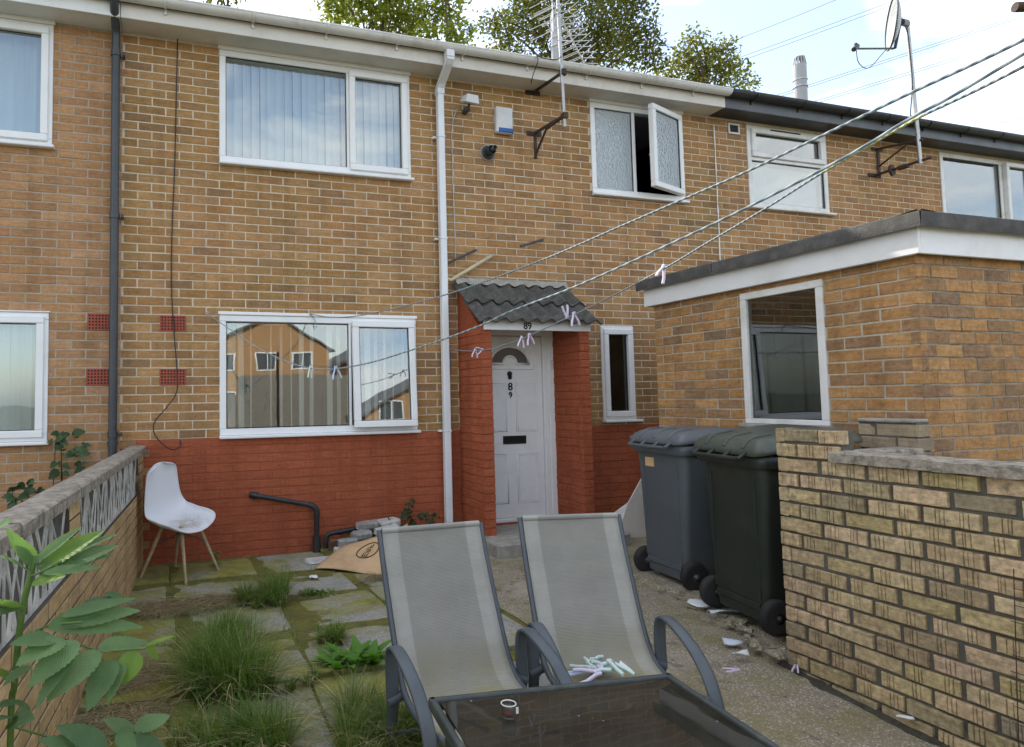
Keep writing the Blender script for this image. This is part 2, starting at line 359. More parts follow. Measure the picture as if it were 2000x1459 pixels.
M_CABLE = plain('cable_black', (0.03, 0.028, 0.026), 0.6, 0.2, kind='Position')
M_DIGIT = plain('black_digit', (0.012, 0.012, 0.012), 0.4, 0.1)

# ------------------------------------------------------------------ brickwork
CH, BL = 0.075, 0.225
from mathutils import noise as mn_
def unit_brick(seed, groove=False):
    r = random.Random(seed); m = MB(); w, h, d = .1075, .0325, .05
    c = .003
    j = lambda a=.0015: r.uniform(-a, a)
    back = [(-w, d, -h), (w, d, -h), (w, d, h), (-w, d, h)]
    mid = [(-w, c, -h), (w, c, -h), (w, c, h), (-w, c, h)]
    fr = [(-w + c + j(.002), j(), -h + c + j()), (w - c + j(.002), j(), -h + c + j()), (w - c + j(.002), j(), h - c + j()), (-w + c + j(.002), j(), h - c + j())]
    if not groove:
        m.add(back + mid + fr, [(0, 1, 5, 4), (1, 2, 6, 5), (2, 3, 7, 6), (3, 0, 4, 7), (4, 5, 9, 8), (5, 6, 10, 9), (6, 7, 11, 10), (7, 4, 8, 11), (8, 9, 10, 11)])
    else:
        plainface = seed % 5 == 0; spall = seed % 7 == 3
        xs = [(-w, 0, 0), (-w + .004, 0, 0)]
        if not plainface and not spall:
            for g0 in (-.054 + j(.014), .056 + j(.014)):
                for k in (-1, 0, 1):
                    g = g0 + k * (.0165 + j(.004)) + j(.002); gw = .0007 + r.random() * .0013
                    xs += [(g - gw - .0012, 0, 0), (g - gw, 1, 1), (g + gw, 1, 1), (g + gw + .0012, 0, 0)]
        else: xs += [(-w + 2 * w * k / 10, 0, 0) for k in range(1, 10)]
        xs += [(w - .004, 0, 0), (w, 0, 0)]; xs.sort(); nx = len(xs); zs = [-h, -h + .004, -h * .4, h * .4, h - .004, h]
        g_end = [r.uniform(-h, -h * .3) if r.random() < .35 else -h * 2 for _ in xs]
        vs = []
        for zi, z in enumerate(zs):
            for xi, (x, g, _) in enumerate(xs):
                nz_ = mn_.noise(Vector((x * 55 + seed * 9, z * 55, seed))); n2_ = mn_.noise(Vector((x * 160 + seed, z * 160, seed + 4)))
                y = .0016 * nz_ + .0008 * n2_ + (.0048 if g and z > g_end[xi] else 0) + ((.003 + .004 * nz_) if spall and abs(x) < w * .93 and abs(z) < h * .9 else 0)
                edge = xi in (0, nx - 1) or zi in (0, len(zs) - 1)
                if edge: y += .004 + max(0, .006 * mn_.noise(Vector((x * 30 + seed * 3, z * 40, 9))))
                vs.append((x, y, z + (.001 * n2_ if not edge else 0)))
        fs = []; mis = []
        for zi in range(len(zs) - 1):
            for xi in range(nx - 1): fs.append((zi * nx + xi, zi * nx + xi + 1, (zi + 1) * nx + xi + 1, (zi + 1) * nx + xi)); mis.append(1 if (xs[xi][1] and xs[xi + 1][1]) and 0 < zi < 4 else 0)
        m.add(vs, fs); m.mi = mis
        rim = [vs[0], vs[nx - 1], vs[-1], vs[-nx]]
        m.add(back + rim, [(0, 1, 5, 4), (1, 2, 6, 5), (2, 3, 7, 6), (3, 0, 4, 7)])
    return m
UB = [unit_brick(i) for i in range(5)]; UG = [unit_brick(20 + i, True) for i in range(14)]
UBM = {}
def ub_mesh(i, groove, mats):
    k = (i, groove, mats[0].name)
    if k not in UBM: UBM[k] = (UG if groove else UB)[i].mesh('brick', list(mats))
    return UBM[k]

def brick_cells(u0, u1, z0, nc, phase=0.0, openings=(), odd0=0, gap=.005, paint=None):
    out = []
    for j in range(nc):
        za, zb = z0 + j * CH + .0046, z0 + (j + 1) * CH - .0046; zm = (za + zb) / 2
        off = phase + (.1125 if (j + odd0) % 2 == 0 else 0.0)
        gp = .0012 if paint and paint(zm) else gap
        k = math.floor((u0 - off) / BL); segs = []
        while off + k * BL < u1:
            a, b = max(u0, off + k * BL), min(u1, off + (k + 1) * BL); k += 1
            if b - a > .03: segs.append((a + (gp * U(.8, 1.25) if a > u0 else 0), b - (gp * U(.8, 1.25) if b < u1 else 0)))
        for (oa, ob, oz0, oz1) in openings:
            if oz0 < zm < oz1:
                ns = []
                for a, b in segs:
                    if b <= oa or a >= ob: ns.append((a, b)); continue
                    if oa - a > .02: ns.append((a, oa))
                    if b - ob > .02: ns.append((ob, b))
                segs = ns
        for a, b in segs: out.append((a, b, za, zb))
    return out

def lay_bricks(parent, cells, P0, ud, nd, matf, limit=300, groove=False, jit=.0016, seen=None, stuff_name='brickwork', rot=0.0, mort=None):
    """bricks on the wall face through P0: ud along the wall, nd outwards; matf(cell) -> (object material, island material, [extra])"""
    P0, ud, nd = Vector(P0), Vector(ud).normalized(), Vector(nd).normalized(); up = Vector((0, 0, 1))
    Rm = Matrix((ud, -nd, up)).transposed(); base = wloc(parent)
    sc = []
    for c in cells:
        ctr = P0 + ud * ((c[0] + c[1]) / 2) + up * ((c[2] + c[3]) / 2 - 0)
        x, y, z = PX(ctr); vis = z > .3 and -40 < x < 2040 and -40 < y < 1500 and (seen is None or seen(x, y))
        area = (c[1] - c[0]) * (c[3] - c[2]) / (z * z) if vis else -1
        sc.append((area, c, ctr))
    order = sorted(range(len(sc)), key=lambda i: -sc[i][0]); ind = set(i for i in order[:limit] if sc[i][0] > 0)
    stuff = MB(); mats = []
    for i, (ar, c, ctr) in enumerate(sc):
        mt = matf(c); sx = (c[1] - c[0]) / .215; sz = (c[3] - c[2]) / .065 * (U(.90, .97) if groove else U(.985, 1.01))
        o_ = nd * U(-jit, jit * 1.3); e = Euler((U(-1, 1) * jit * 2, U(-1, 1) * jit * 3, U(-1, 1) * jit * 4)).to_matrix()
        L = (Rm @ e).to_4x4() @ Matrix.Diagonal((sx, 1, sz, 1)); L.translation = ctr + o_
        v = random.randrange(14 if groove else 5); full = groove and sx > .3
        if i in ind:
            ms = (mt[0], M_GROOVE) if full else (mt[0],)
            ob = bpy.data.objects.new('brick', ub_mesh(v % (14 if full else 5), full, ms)); col.objects.link(ob); ob.parent = parent
            L.translation = L.translation - base; ob.matrix_local = L
        else:
            if mt[1] not in mats: mats.append(mt[1])
            mi = mats.index(mt[1]); t = UB[v % 5]; stuff.add([L @ Vector(p) for p in t.v], t.f, mi)
    if stuff.v:
        stuff.build(stuff_name, mats, parent, 'stuff', w=True)

def sheet_with_holes(m, u0, u1, z0, z1, holes, f, mi=0):
    us = sorted({u0, u1} | {x for h in holes for x in (h[0], h[1]) if u0 < x < u1}); zs = sorted({z0, z1} | {x for h in holes for x in (h[2], h[3]) if z0 < x < z1})
    for a, b in zip(us, us[1:]):
        for c, d in zip(zs, zs[1:]):
            if any(h[0] < (a + b) / 2 < h[1] and h[2] < (c + d) / 2 < h[3] for h in holes): continue
            m.quad(f(a, c), f(b, c), f(b, d), f(a, d), mi)

# ------------------------------------------------------------------ setting: ground, path, paving
def groundmat():
    t = NT('yard_soil'); pc = t.coord('Position'); n = t.noise(pc, 7, 5, 0.7); c = t.ramp(n, [(0.3, (0.11, 0.095, 0.05)), (0.55, (0.19, 0.18, 0.05)), (0.75, (0.27, 0.25, 0.055))])
    return t.out(t.pbr(c, 0.95, 0, t.bump(t.noise(pc, 60, 5, .7), 1.0, .02), 0.1))
def slabmat():
    t = NT('paving_slab'); pc = t.coord('Position'); g = t.noise(pc, 55, 5, 0.75)
    c = t.ramp(g, [(0.3, (0.21, 0.20, 0.175)), (0.5, (0.31, 0.30, 0.265)), (0.72, (0.48, 0.465, 0.42))])
    md = t.noise(pc, 1.55, 5, 0.66, 0.5); mf = t.noise(pc, 26, 5, 0.75)
    r = t.add('ShaderNodeObjectInfo'); sx = t.add('ShaderNodeSeparateXYZ'); t.set(sx, 0, t.coord('Position'))
    lean = t.math('MULTIPLY', (sx, 'X'), -0.10)
    f = t.math('ADD', t.math('ADD', md, t.math('MULTIPLY', mf, 0.25)), t.math('ADD', lean, t.math('MULTIPLY', (r, 'Random'), 0.08)))
    moss = t.ramp(t.noise(pc, 9, 5, 0.7), [(0.3, (0.165, 0.16, 0.035)), (0.7, (0.32, 0.30, 0.05))])
    c = t.mix(t.ramp(f, [(0.52, 0.0), (0.72, 0.92)]), c, moss)
    dn = t.noise(pc, 5, 5, 0.7, 0.7); c = t.mix(t.ramp(dn, [(0.54, 0.0), (0.75, 0.6)]), c, (0.115, 0.095, 0.06))
    return t.out(t.pbr(c, 0.93, 0, t.bump(t.mix(0.5, g, mf), 0.9, 0.012), 0.15))
def pathmat():
    t = NT('aggregate_concrete'); pc = t.coord('Position'); v = t.add('ShaderNodeTexVoronoi'); t.set(v, 0, pc); v.inputs['Scale'].default_value = 95
    peb = t.ramp((v, 'Color'), [(0.2, (0.26, 0.22, 0.16)), (0.5, (0.38, 0.335, 0.26)), (0.85, (0.56, 0.53, 0.45))])
    ed = t.ramp((v, 'Distance'), [(0.25, 0.0), (0.55, 1.0)]); c = t.mix(ed, peb, (0.24, 0.205, 0.15))
    n = t.noise(pc, 2.4, 5, 0.7, 0.6); c = t.mix(t.ramp(n, [(0.45, 0.0), (0.66, 0.8)]), c, (0.20, 0.18, 0.07))
    n2 = t.noise(pc, 1.3, 5, 0.7, 0.9); c = t.mix(t.ramp(n2, [(0.52, 0.0), (0.66, 0.6)]), c, (0.40, 0.35, 0.275))
    n3 = t.noise(pc, 7, 5, 0.75); c = t.mix(t.ramp(n3, [(0.56, 0.0), (0.68, 0.75)]), c, (0.075, 0.062, 0.04))
    return t.out(t.pbr(c, 0.92, 0, t.bump(t.mix(0.4, (v, 'Distance'), n3), 0.9, 0.010), 0.2))
def strawmat():
    return leafmat('straw', (0.22, 0.16, 0.08), (0.36, 0.27, 0.14), 0.15, 0.8)
M_SOIL, M_SLABP, M_PATH = groundmat(), slabmat(), pathmat()
M_GRASSG = plain('far_ground', (0.12, 0.12, 0.075), 0.95, 0.3, 0.6, kind='Position')
g_ = MB(); g_.quad((-400, -400, -.32), (400, -400, -.32), (400, 900, -.32), (-400, 900, -.32)); g_.build('ground', M_GRASSG, None, 'structure')
# bed of soil and moss under and between the slabs
from mathutils import noise as mn
def nzf(x, y, s=6.0): return mn.noise(Vector((x * s, y * s, 3.1)))
g_ = MB(); g_.grid(lambda a, b: (-1.2 + a * 2.80, 0.06 - b * 6.2, gz(0, 0.06 - b * 6.2) + .001 + .004 * nzf(a * 2.8, b * 6.2, 9)), 60, 120)
yard = g_.build('yard_ground', M_SOIL, None, 'structure')
# concrete path on the door side
g_ = MB()
def pth(a, b):
    y = 0.06 - b * 6.2; x = 1.575 + .02 * math.sin(y * 5) + a * (5.6); return (x, y, gz(x, y) + .004 + .006 * nzf(x, y, 3) + .004 * nzf(x, y, 14))
g_.grid(pth, 90, 120); g_.build('concrete_path', M_PATH, None, 'structure')
# paving slabs
rows = [-.03, -.63, -1.26, -1.93, -2.60, -3.24, -3.88, -4.52]
cols = [-1.02, -.39, .26, .91, 1.565]
for j in range(len(rows) - 1):
    sh = U(-.04, .04)
    for i in range(len(cols) - 1):
        x0, x1 = cols[i] + .007 + sh * (i > 0), cols[i + 1] - .007 + sh * (i < len(cols) - 2); y0, y1 = rows[j] - .008, rows[j + 1] + .008
        cx, cy = (x0 + x1) / 2, (y0 + y1) / 2; hw, hd = (x1 - x0) / 2, (y0 - y1) / 2; m = MB(); sd_ = U(0, 50)
        def top(a, b):
            x, y = -hw + 2 * hw * a, hd - 2 * hd * b; e = min(a, 1 - a, b, 1 - b)
            w = .004 * mn.noise(Vector((x * 5 + sd_, y * 5, 1))); ed = .006 * mn.noise(Vector((x * 20 + sd_, y * 20, 2)))
            k = 1 if e > .02 else 0
            return (x + (0 if k else ed), y + (0 if k else ed), w - (0 if k else .007))
        us = [0, .02, .25, .5, .75, .98, 1]
        vs = [top(a, b) for b in us for a in us]; n = len(us)
        fs = [(q * n + p, (q + 1) * n + p, (q + 1) * n + p + 1, q * n + p + 1) for q in range(n - 1) for p in range(n - 1)]
        m.add(vs, fs, 0, True)
        rim = [(-hw, hd), (hw, hd), (hw, -hd), (-hw, -hd)]
        m.add([(x, y, -.004) for x, y in rim] + [(x, y, -.05) for x, y in rim], [(k, (k + 1) % 4, (k + 1) % 4 + 4, k + 4) for k in range(4)])
        o = m.build('paving_slab', M_SLABP, yard, None, (cx, cy, gz(cx, cy) + .007 + U(-.006, .009)))
        o.rotation_euler = (U(-.012, .012) + (.062 if cy < -2.3 else 0), U(-.012, .012), U(-.012, .012))
# raised rough strip of old concrete under the bins
g_ = MB()
def strip(a, b):
    y = -.95 - b * 2.35; x0 = 2.80 - .10 * b + .045 * nzf(0, y, 4) + .02 * nzf(1, y, 15); x = x0 + a * (3.57 - x0)
    e = min(1.0, a * 14); return (x, y, gz(x, y) - .01 + .042 * e + .010 * nzf(x, y, 5) + .006 * nzf(x, y, 18))
g_.grid(strip, 40, 90); strip_o = g_.build('concrete_strip', M_PATH, None, 'structure')
# step before the porch
g_ = MB(); g_.box(2.18, 3.50, -.86, .02, -.05, .115, .012); g_.build('door_step', M_CEMENT, None, 'structure')

# ------------------------------------------------------------------ the terrace
EAVE = 4.50
def bars(m, x0, x1, z0, z1, w, y0, y1, c=.004, wb=None):
    """a rectangular frame of four bars, butted"""
    wb = wb or w
    m.box(x0, x1, y0, y1, z1 - w, z1, c); m.box(x0, x1, y0, y1, z0, z0 + wb, c)
    m.box(x0, x0 + w, y0 + .0012, y1, z0 + wb + .0003, z1 - w - .0003, c); m.box(x1 - w, x1, y0 + .0012, y1, z0 + wb + .0003, z1 - w - .0003, c)
def gasket(m, x0, x1, z0, z1, y):
    t = .006
    for a, b, c_, d in ((x0, x1, z1 - t, z1), (x0, x1, z0, z0 + t), (x0, x0 + t, z0 + t, z1 - t), (x1 - t, x1, z0 + t, z1 - t)): m.box(a, b, y, y + .01, c_, d)
def window(house, x0, x1, z0, z1, panes, mull=(), mat=None, sill=True, head=0.0, fw=.055, gl=None, sillx=.02, y0=-.014):
    """panes: list of (px0, px1, pz0, pz1, sash) glazed rectangles; sash True gives an opening light frame proud of the outer frame"""
    mat = mat or M_WHITE; gl = gl or M_GLASS
    w = empty('window', (x0, 0, z0), 0, house); w.location = Vector((x0, 0, z0)) - wloc(house)
    m = MB(); bars(m, x0, x1, z0, z1, fw, y0, .06)
    for (a, b, c_, d) in mull: m.box(a, b, y0 + .002, .058, c_, d, .004)
    m.build('frame', mat, w, w=True)
    for (a, b, c_, d, sash, off) in panes:
        if sash:
            m = MB(); bars(m, a, b, c_, d, .058, y0 - .022 - off, .045 - off, .006); m.build('sash', mat, w, w=True)
            a, b, c_, d = a + .058, b - .058, c_ + .058, d - .058
        m = MB(); m.box(a, b, .012 - off, .018 - off, c_, d); m.build('pane', gl, w, w=True)
        m = MB(); gasket(m, a, b, c_, d, .002 - off); m.build('gasket', M_BLACKP, w, w=True)
    if sill:
        m = MB(); m.box(x0 - sillx * .2, x1 + sillx, y0 - .045, .05, z0 - .028, z0 - .001, .006); m.build('sill', mat, w, w=True)
    if head:
        m = MB(); m.box(x0 - .012, x1 + .012, y0 - .012, .05, z1 + .001, z1 + head, .004); m.build('head_trim', mat, w, w=True)
    return w
def shell(house, x0, x1, dark=False):
    m = MB(); y0, y1, zt = .105, 6.6, 4.62
    def f(a, b, c, d): m.quad(a, b, c, d)
    f((x0, y1, 0), (x1, y1, 0), (x1, y1, zt), (x0, y1, zt)); f((x0, y0, 0), (x0, y1, 0), (x0, y1, zt), (x0, y0, zt)); f((x1, y0, 0), (x1, y1, 0), (x1, y1, zt), (x1, y0, zt))
    f((x0, y0, .02), (x1, y0, .02), (x1, y1, .02), (x0, y1, .02)); f((x0, y0, 2.35), (x1, y0, 2.35), (x1, y1, 2.35), (x0, y1, 2.35)); f((x0, y0, 4.55), (x1, y0, 4.55), (x1, y1, 4.55), (x0, y1, 4.55))
    return m
def reveal(m, o, d=.11):
    a, b, c, e = o
    m.quad((a, .004, c), (b, .004, c), (b, d, c), (a, d, c)); m.quad((a, .004, e), (b, .004, e), (b, d, e), (a, d, e))
    m.quad((a, .004, c), (a, .004, e), (a, d, e), (a, d, c)); m.quad((b, .004, c), (b, .004, e), (b, d, e), (b, d, c))
def eaves(house, x0, x1, fm, gm, sm, dark=False):
    FY = -.235
    m = MB(); m.box(x0, x1, FY + .012, .03, EAVE - .004, EAVE + .008); m.build('soffit', sm, house, w=True)
    m = MB(); m.box(x0, x1, FY - .012, FY + .01, EAVE - .012, EAVE + .15, .003)
    m.build('fascia', fm, house, w=True)
    g = MB(); R = .056; cy, cz = FY - .072, EAVE + .148; n = 12; prof = []
    for k in range(n + 1): a = math.pi + math.pi * k / n; prof.append((cy + R * math.cos(a), cz + R * .92 * math.sin(a)))
    inn = [(cy + (y - cy) * .93, cz + (z - cz) * .93 + .001) for y, z in prof][::-1]
    prof = [(prof[0][0] - .004, cz + .006), (prof[0][0] - .004, cz - .006)] + prof + [(prof[-1][0], cz + .006)] + inn
    vs = [(x, y, z) for x in (x0, x1) for y, z in prof]; k = len(prof)
    g.add(vs, [(i, (i + 1) % k, (i + 1) % k + k, i + k) for i in range(k)], 0, False)
    go = g.build('gutter', gm, house, w=True)
    x = x0 + .35
    while x < x1 - .05:
        b = MB(); pr = [(cy + (R + .004) * math.cos(math.pi + math.pi * q / 10), cz + (R + .004) * .92 * math.sin(math.pi + math.pi * q / 10)) for q in range(11)]
        b.tube([(x, y, z) for y, z in pr], .0, 4, flat=((1, 0, 0), .011, .003)); b.box(x - .01, x + .01, FY - .03, FY - .012, cz - .09, cz - .03, .003)
        b.build('gutter_bracket', gm, go, None, (0, 0, 0)); x += U(.62, .72)
    return go
def roofslab(house, x0, x1):
    m = MB(); a = (-.27, EAVE + .105); b = (3.3, 5.70); c = (6.9, EAVE + .1); t = .05
    for (p, q) in ((a, b), (b, c)):
        m.add([(x0, p[0], p[1]), (x1, p[0], p[1]), (x1, q[0], q[1]), (x0, q[0], q[1]), (x0, p[0], p[1] + t), (x1, p[0], p[1] + t), (x1, q[0], q[1] + t), (x0, q[0], q[1] + t)],
              [(0, 3, 2, 1), (4, 5, 6, 7), (0, 1, 5, 4), (2, 3, 7, 6), (1, 2, 6, 5), (3, 0, 4, 7)])
    ro = m.build('roof', M_ROOF, house, w=True)
def air_brick(house, x0, x1, z0, z1, x_clip=None):
    v = MB(); v.box(x0, x1, -.008, .02, z0, z1, .003)
    o = v.build('air_brick', M_TERRA, house, w=True)
    h = MB()
    for i in range(8):
        for j in range(5):
            a, b = x0 + (x1 - x0) * (i + .75) / 8.5, z0 + (z1 - z0) * (j + .75) / 5.5
            h.box(a - .0068, a + .0068, -.0086, -.007, b - .0068, b + .0068)
    h.build('vent_grille_holes', M_HOLE, o, None, (0, 0, 0))
def slats(label, x0, x1, z0, z1, pitch, ang, mat, y=.13, jit=.1, skip=(), group=None, width=.089):
    b = thing('vertical_blind', label, 'blind', ((x0 + x1) / 2, y, z0), 0, group)
    m = MB(); m.box(x0 - .03, x1 + .03, y - .02, y + .02, z1, z1 + .03); m.build('headrail', M_WHITE, b, w=True)
    n = int((x1 - x0) / pitch); base = MB(); H_ = z1 - z0 - .005; xs = [-width / 2 + width * k / 6 for k in range(7)]; base.add([(x, .010 * (1 - (2 * x / width) ** 2), z) for z in (0, H_) for x in xs], [(k, k + 1, k + 8, k + 7) for k in range(6)], 0, True); me = base.mesh('slat', mat)
    for i in range(n + 1):
        if i in skip: continue
        o = bpy.data.objects.new('slat', me); col.objects.link(o); o.parent = b
        o.location = (x0 + (i + .5) * (x1 - x0) / (n + 1) - (x0 + x1) / 2 + U(-.006, .006), 0, .004); o.rotation_euler = (U(-.006, .006), U(-.006, .006) * jit * 10, ang + U(-jit, jit) * 1.6)
    return b

# ---- middle house
HX0, HX1 = -.80, 5.50
house = thing('terraced_house', 'buff brick terraced house with red painted base and white front door numbered 89', 'house', (2.35, 0, 0))
o1 = (0, 1.795, 3.445, 4.462); o2 = (0, 1.815, 1.045, 2.088); o3 = (3.845, 5.05, 3.475, 4.462); o4 = (3.88, 4.285, 1.085, 2.062)
odoor = (2.36, 3.31, .10, 2.06); ov = [(-.49, -.28, 1.937, 2.075), (-.49, -.28, 1.482, 1.622)]
opens = [o1, o2, o3, o4, odoor] + ov
m = MB(); f0 = lambda u, z: (u, .0028, z)
sheet_with_holes(m, HX0, HX1, 1.03, EAVE + .1, opens, f0); sheet_with_holes(m, HX0, HX1, -.1, 1.03, opens, lambda u, z: (u, .0020, z), 1)
for o_ in (o1, o2, o3, o4, odoor): reveal(m, o_)
sheet_with_holes(m, HX0, HX1, 0, EAVE + .1, [o1, o2, o3, o4, odoor], lambda u, z: (u, .106, z), 2)
m.build('wall', [M_MORT, M_RED, M_ROOM], house, w=True)
shell(house, HX0, HX1).build('interior_shell', M_ROOM, house, w=True)
cells = brick_cells(HX0, HX1, -.02, 61, 0, opens, paint=lambda z: z < 1.03)
cells = [c for c in cells if c[3] < EAVE + .03]
lay_bricks(house, cells, (0, 0, 0), (1, 0, 0), (0, -1, 0), lambda c: B_RED if c[3] < 1.035 and c[0] > -.72 else B_CEN, 300, jit=.0008, seen=lambda x, y: not (x > 1255 and y > 560) and not (x < 285 and y > 880))
eaves(house, HX0 - .005, 5.43, M_FASCIA, M_WHITE_D, M_FASCIA); roofslab(house, HX0, HX1)
for q in ov: air_brick(house, *q)
# upstairs window
mu = W(679, 230).x
w1 = window(house, *o1, [(.055, mu - .012, o1[2] + .055, o1[3] - .055, False, 0), (mu + .012, o1[1] - .03, o1[2] + .03, o1[3] - .03, True, 0)], [(mu - .012, mu + .012, o1[2] + .055, o1[3] - .055)], M_WHITE, True, .036)
mu2 = W(684, 730).x
w2 = window(house, *o2, [(.055, mu2 - .012, o2[2] + .06, o2[3] - .06, False, 0)], [(mu2 - .012, mu2 + .012, o2[2] + .055, o2[3] - .055)], M_WHITE, True, .03)
# downstairs opening light, ajar at the foot
def hung(win, x0, x1, z0, z1, ang, axis, gl, mat=None):
    h = empty('sash', (0, 0, 0), 0, win)
    m = MB()
    if axis == 'top':
        h.location = Vector(((x0 + x1) / 2, -.03, z1)) - wloc(win); h.rotation_euler = (-ang, 0, 0); X0, X1, Z0, Z1 = -(x1 - x0) / 2, (x1 - x0) / 2, -(z1 - z0), 0
    else:
        h.location = Vector((x1, -.03, z0)) - wloc(win); h.rotation_euler = (0, 0, ang); X0, X1, Z0, Z1 = -(x1 - x0), 0, 0, z1 - z0
    bars(m, X0, X1, Z0, Z1, .06, -.03, .03, .006)
    # sash frame is the hinge object itself, so its glass stays one level below the window
    me = m.mesh('sash', mat or M_WHITE); win_loc, win_rot = h.location.copy(), h.rotation_euler.copy(); bpy.data.objects.remove(h)
    for nm, mesh_ in (('sash', me), ('pane', MB().box(X0 + .06, X1 - .06, -.003, .003, Z0 + .06, Z1 - .06).mesh('pane', gl)), ('gasket', None)):
        if mesh_ is None:
            g = MB(); gasket(g, X0 + .06, X1 - .06, Z0 + .06, Z1 - .06, -.014); mesh_ = g.mesh('gasket', M_BLACKP)
        o = bpy.data.objects.new(nm, mesh_); col.objects.link(o); o.parent = win; o.location = win_loc; o.rotation_euler = win_rot
hung(w2, mu2 + .014, o2[1] - .03, o2[2] + .035, o2[3] - .03, .055, 'top', M_GLASS)
# bathroom window with patterned glass, side light swung open
def obscure():
    t = NT('patterned_glass'); co = t.coord('Position'); v = t.add('ShaderNodeTexVoronoi'); t.set(v, 0, co); v.inputs['Scale'].default_value = 45
    b = t.bump(t.mix(0.5, (v, 'Distance'), t.noise(co, 30, 4)), 1.0, 0.02)
    g = t.add('ShaderNodeBsdfGlossy'); g.inputs['Roughness'].default_value = 0.08; t.set(g, 'Normal', b)
    ts = t.add('ShaderNodeBsdfTranslucent'); ts.inputs[0].default_value = (0.75, 0.82, 0.84, 1); d = t.add('ShaderNodeBsdfDiffuse'); d.inputs[0].default_value = (0.62, 0.70, 0.73, 1)
    m1 = t.add('ShaderNodeMixShader'); m1.inputs[0].default_value = .5; t.set(m1, 1, ts); t.set(m1, 2, d)
    fr = t.schlick(.22, b)
    m2 = t.add('ShaderNodeMixShader'); t.set(m2, 0, fr); t.set(m2, 1, m1); t.set(m2, 2, g); return t.out(m2)
M_OBS = obscure(); mu3 = 4.39
w3 = window(house, *o3, [(3.90, mu3 - .018, o3[2] + .055, o3[3] - .055, False, 0)], [(mu3 - .018, mu3 + .018, o3[2] + .055, o3[3] - .055)], M_WHITE, True, .036, gl=M_OBS)
hung(w3, mu3 + .02, 5.0, o3[2] + .055, o3[3] - .035, math.radians(19), 'side', M_OBS)
m = MB(); m.box(4.455, 4.475, -.20, -.16, 3.88, 3.90); m.box(4.45, 4.47, -.215, -.195, 3.80, 3.90, .004); m.build('handle', M_WHITE, w3, w=True)
w4 = window(house, *o4, [(3.905, 4.26, o4[2] + .03, o4[3] - .03, True, 0)], [], M_WHITE, True, 0, fw=.035, gl=M_GLASS2, sillx=.05)
slats('pale vertical blind closed behind the wide upstairs window', .06, 1.74, 3.50, 4.40, .080, .42, M_SLAT, jit=.10, y=.085)
slats('cream vertical blind with gaps behind the ground floor window over the red wall', .06, 1.76, 1.09, 2.02, .092, 1.02, M_SLAT2, jit=.28, skip=(3, 9), y=.10)

# ---- door and porch of the middle house
door = empty('door', (0, 0, 0), 0, house); door.location = Vector((2.81, 0, .12)) - wloc(house)
M_DOOR = plain('door_white', (0.80, 0.80, 0.785), 0.4, 0.03, 3, dirt=(0.50, 0.47, 0.40), dirt_amt=0.25, dscale=3, kind='Position')
m = MB(); DX0, DX1, DY = 2.44, 3.165, -.005; m.box(DX0, DX1, DY, .05, .16, 1.94, .003); m.build('leaf', M_DOOR, door, w=True)
m = MB()
for (a, b, c, d) in ((2.40, 2.44, .12, 2.06), (3.168, 3.225, .12, 2.06), (3.225, 3.30, .115, 2.06)):
    m.box(a, b, DY - (.028 if a < 3.2 else .034), .06, c, d, .006)
m.box(2.40, 3.225, DY - .026, .06, 1.945, 2.058, .005); m.box(2.42, 3.168, DY - .035, .06, .118, .158, .008)
m.build('frame', M_DOOR, door, w=True)
m = MB(); m.box(2.36, 3.30, -.10, .02, .105, .125, .006); m.build('threshold', M_RED, door, w=True)
def mould(m, x0, x1, z0, z1, r=.0065, y=DY - .002):
    m.tube([(x0, y, z0), (x1, y, z0), (x1, y, z1), (x0, y, z1)], r, 6, closed=True)
    m.tube([(x0 + .018, y, z0 + .018), (x1 - .018, y, z0 + .018), (x1 - .018, y, z1 - .018), (x0 + .018, y, z1 - .018)], r * .6, 6, closed=True)
for (a, b, c, d) in ((2.515, 2.755, 1.00, 1.47), (2.865, 3.09, 1.00, 1.47), (2.515, 2.755, .30, .78), (2.865, 3.09, .30, .78)):
    m = MB(); mould(m, a, b, c, d); m.build('panel_moulding', M_DOOR, door, w=True)
fc, fz, fr_ = 2.805, 1.665, .215
arc = [(fc + fr_ * math.cos(math.pi * k / 20), DY - .006, fz + fr_ * .80 * math.sin(math.pi * k / 20)) for k in range(21)]
arc2 = [(fc + .075 * math.cos(math.pi * k / 12), DY - .006, fz + .075 * math.sin(math.pi * k / 12)) for k in range(13)]
m = MB(); m.tube([(fc - fr_, DY - .006, fz)] + arc[::-1][1:-1] + [(fc + fr_, DY - .006, fz)] + [(fc + .075, DY - .006, fz)] + arc2[1:-1] + [(fc - .075, DY - .006, fz)], .013, 8, closed=True)
m.tube([(fc - fr_ - .04, DY - .003, fz - .05), (fc - fr_ - .035, DY - .003, fz)] + [(fc + (fr_ + .04) * math.cos(math.pi * k / 20), DY - .003, fz + (fr_ + .04) * .82 * math.sin(math.pi * k / 20)) for k in range(20, -1, -1)] + [(fc + fr_ + .04, DY - .003, fz - .05)], .007, 6, closed=True)
m.build('fanlight_frame', M_DOOR, door, w=True)
m = MB(); pts = arc + arc2[::-1]; m.add([(p[0], DY - .004, p[2]) for p in pts], [tuple(range(len(pts)))]); m.build('fanlight_glass', plain('fan_glass', (0.11, 0.105, 0.095), 0.12, 0.1, 3, kind='Position', spec=.8), door, w=True)
m = MB(); m.add([(fc - .075, DY - .004, fz)] + arc2[::-1][1:-1] + [(fc + .075, DY - .004, fz)], [tuple(range(13))]); m.build('fanlight_centre', M_DOOR, door, w=True)
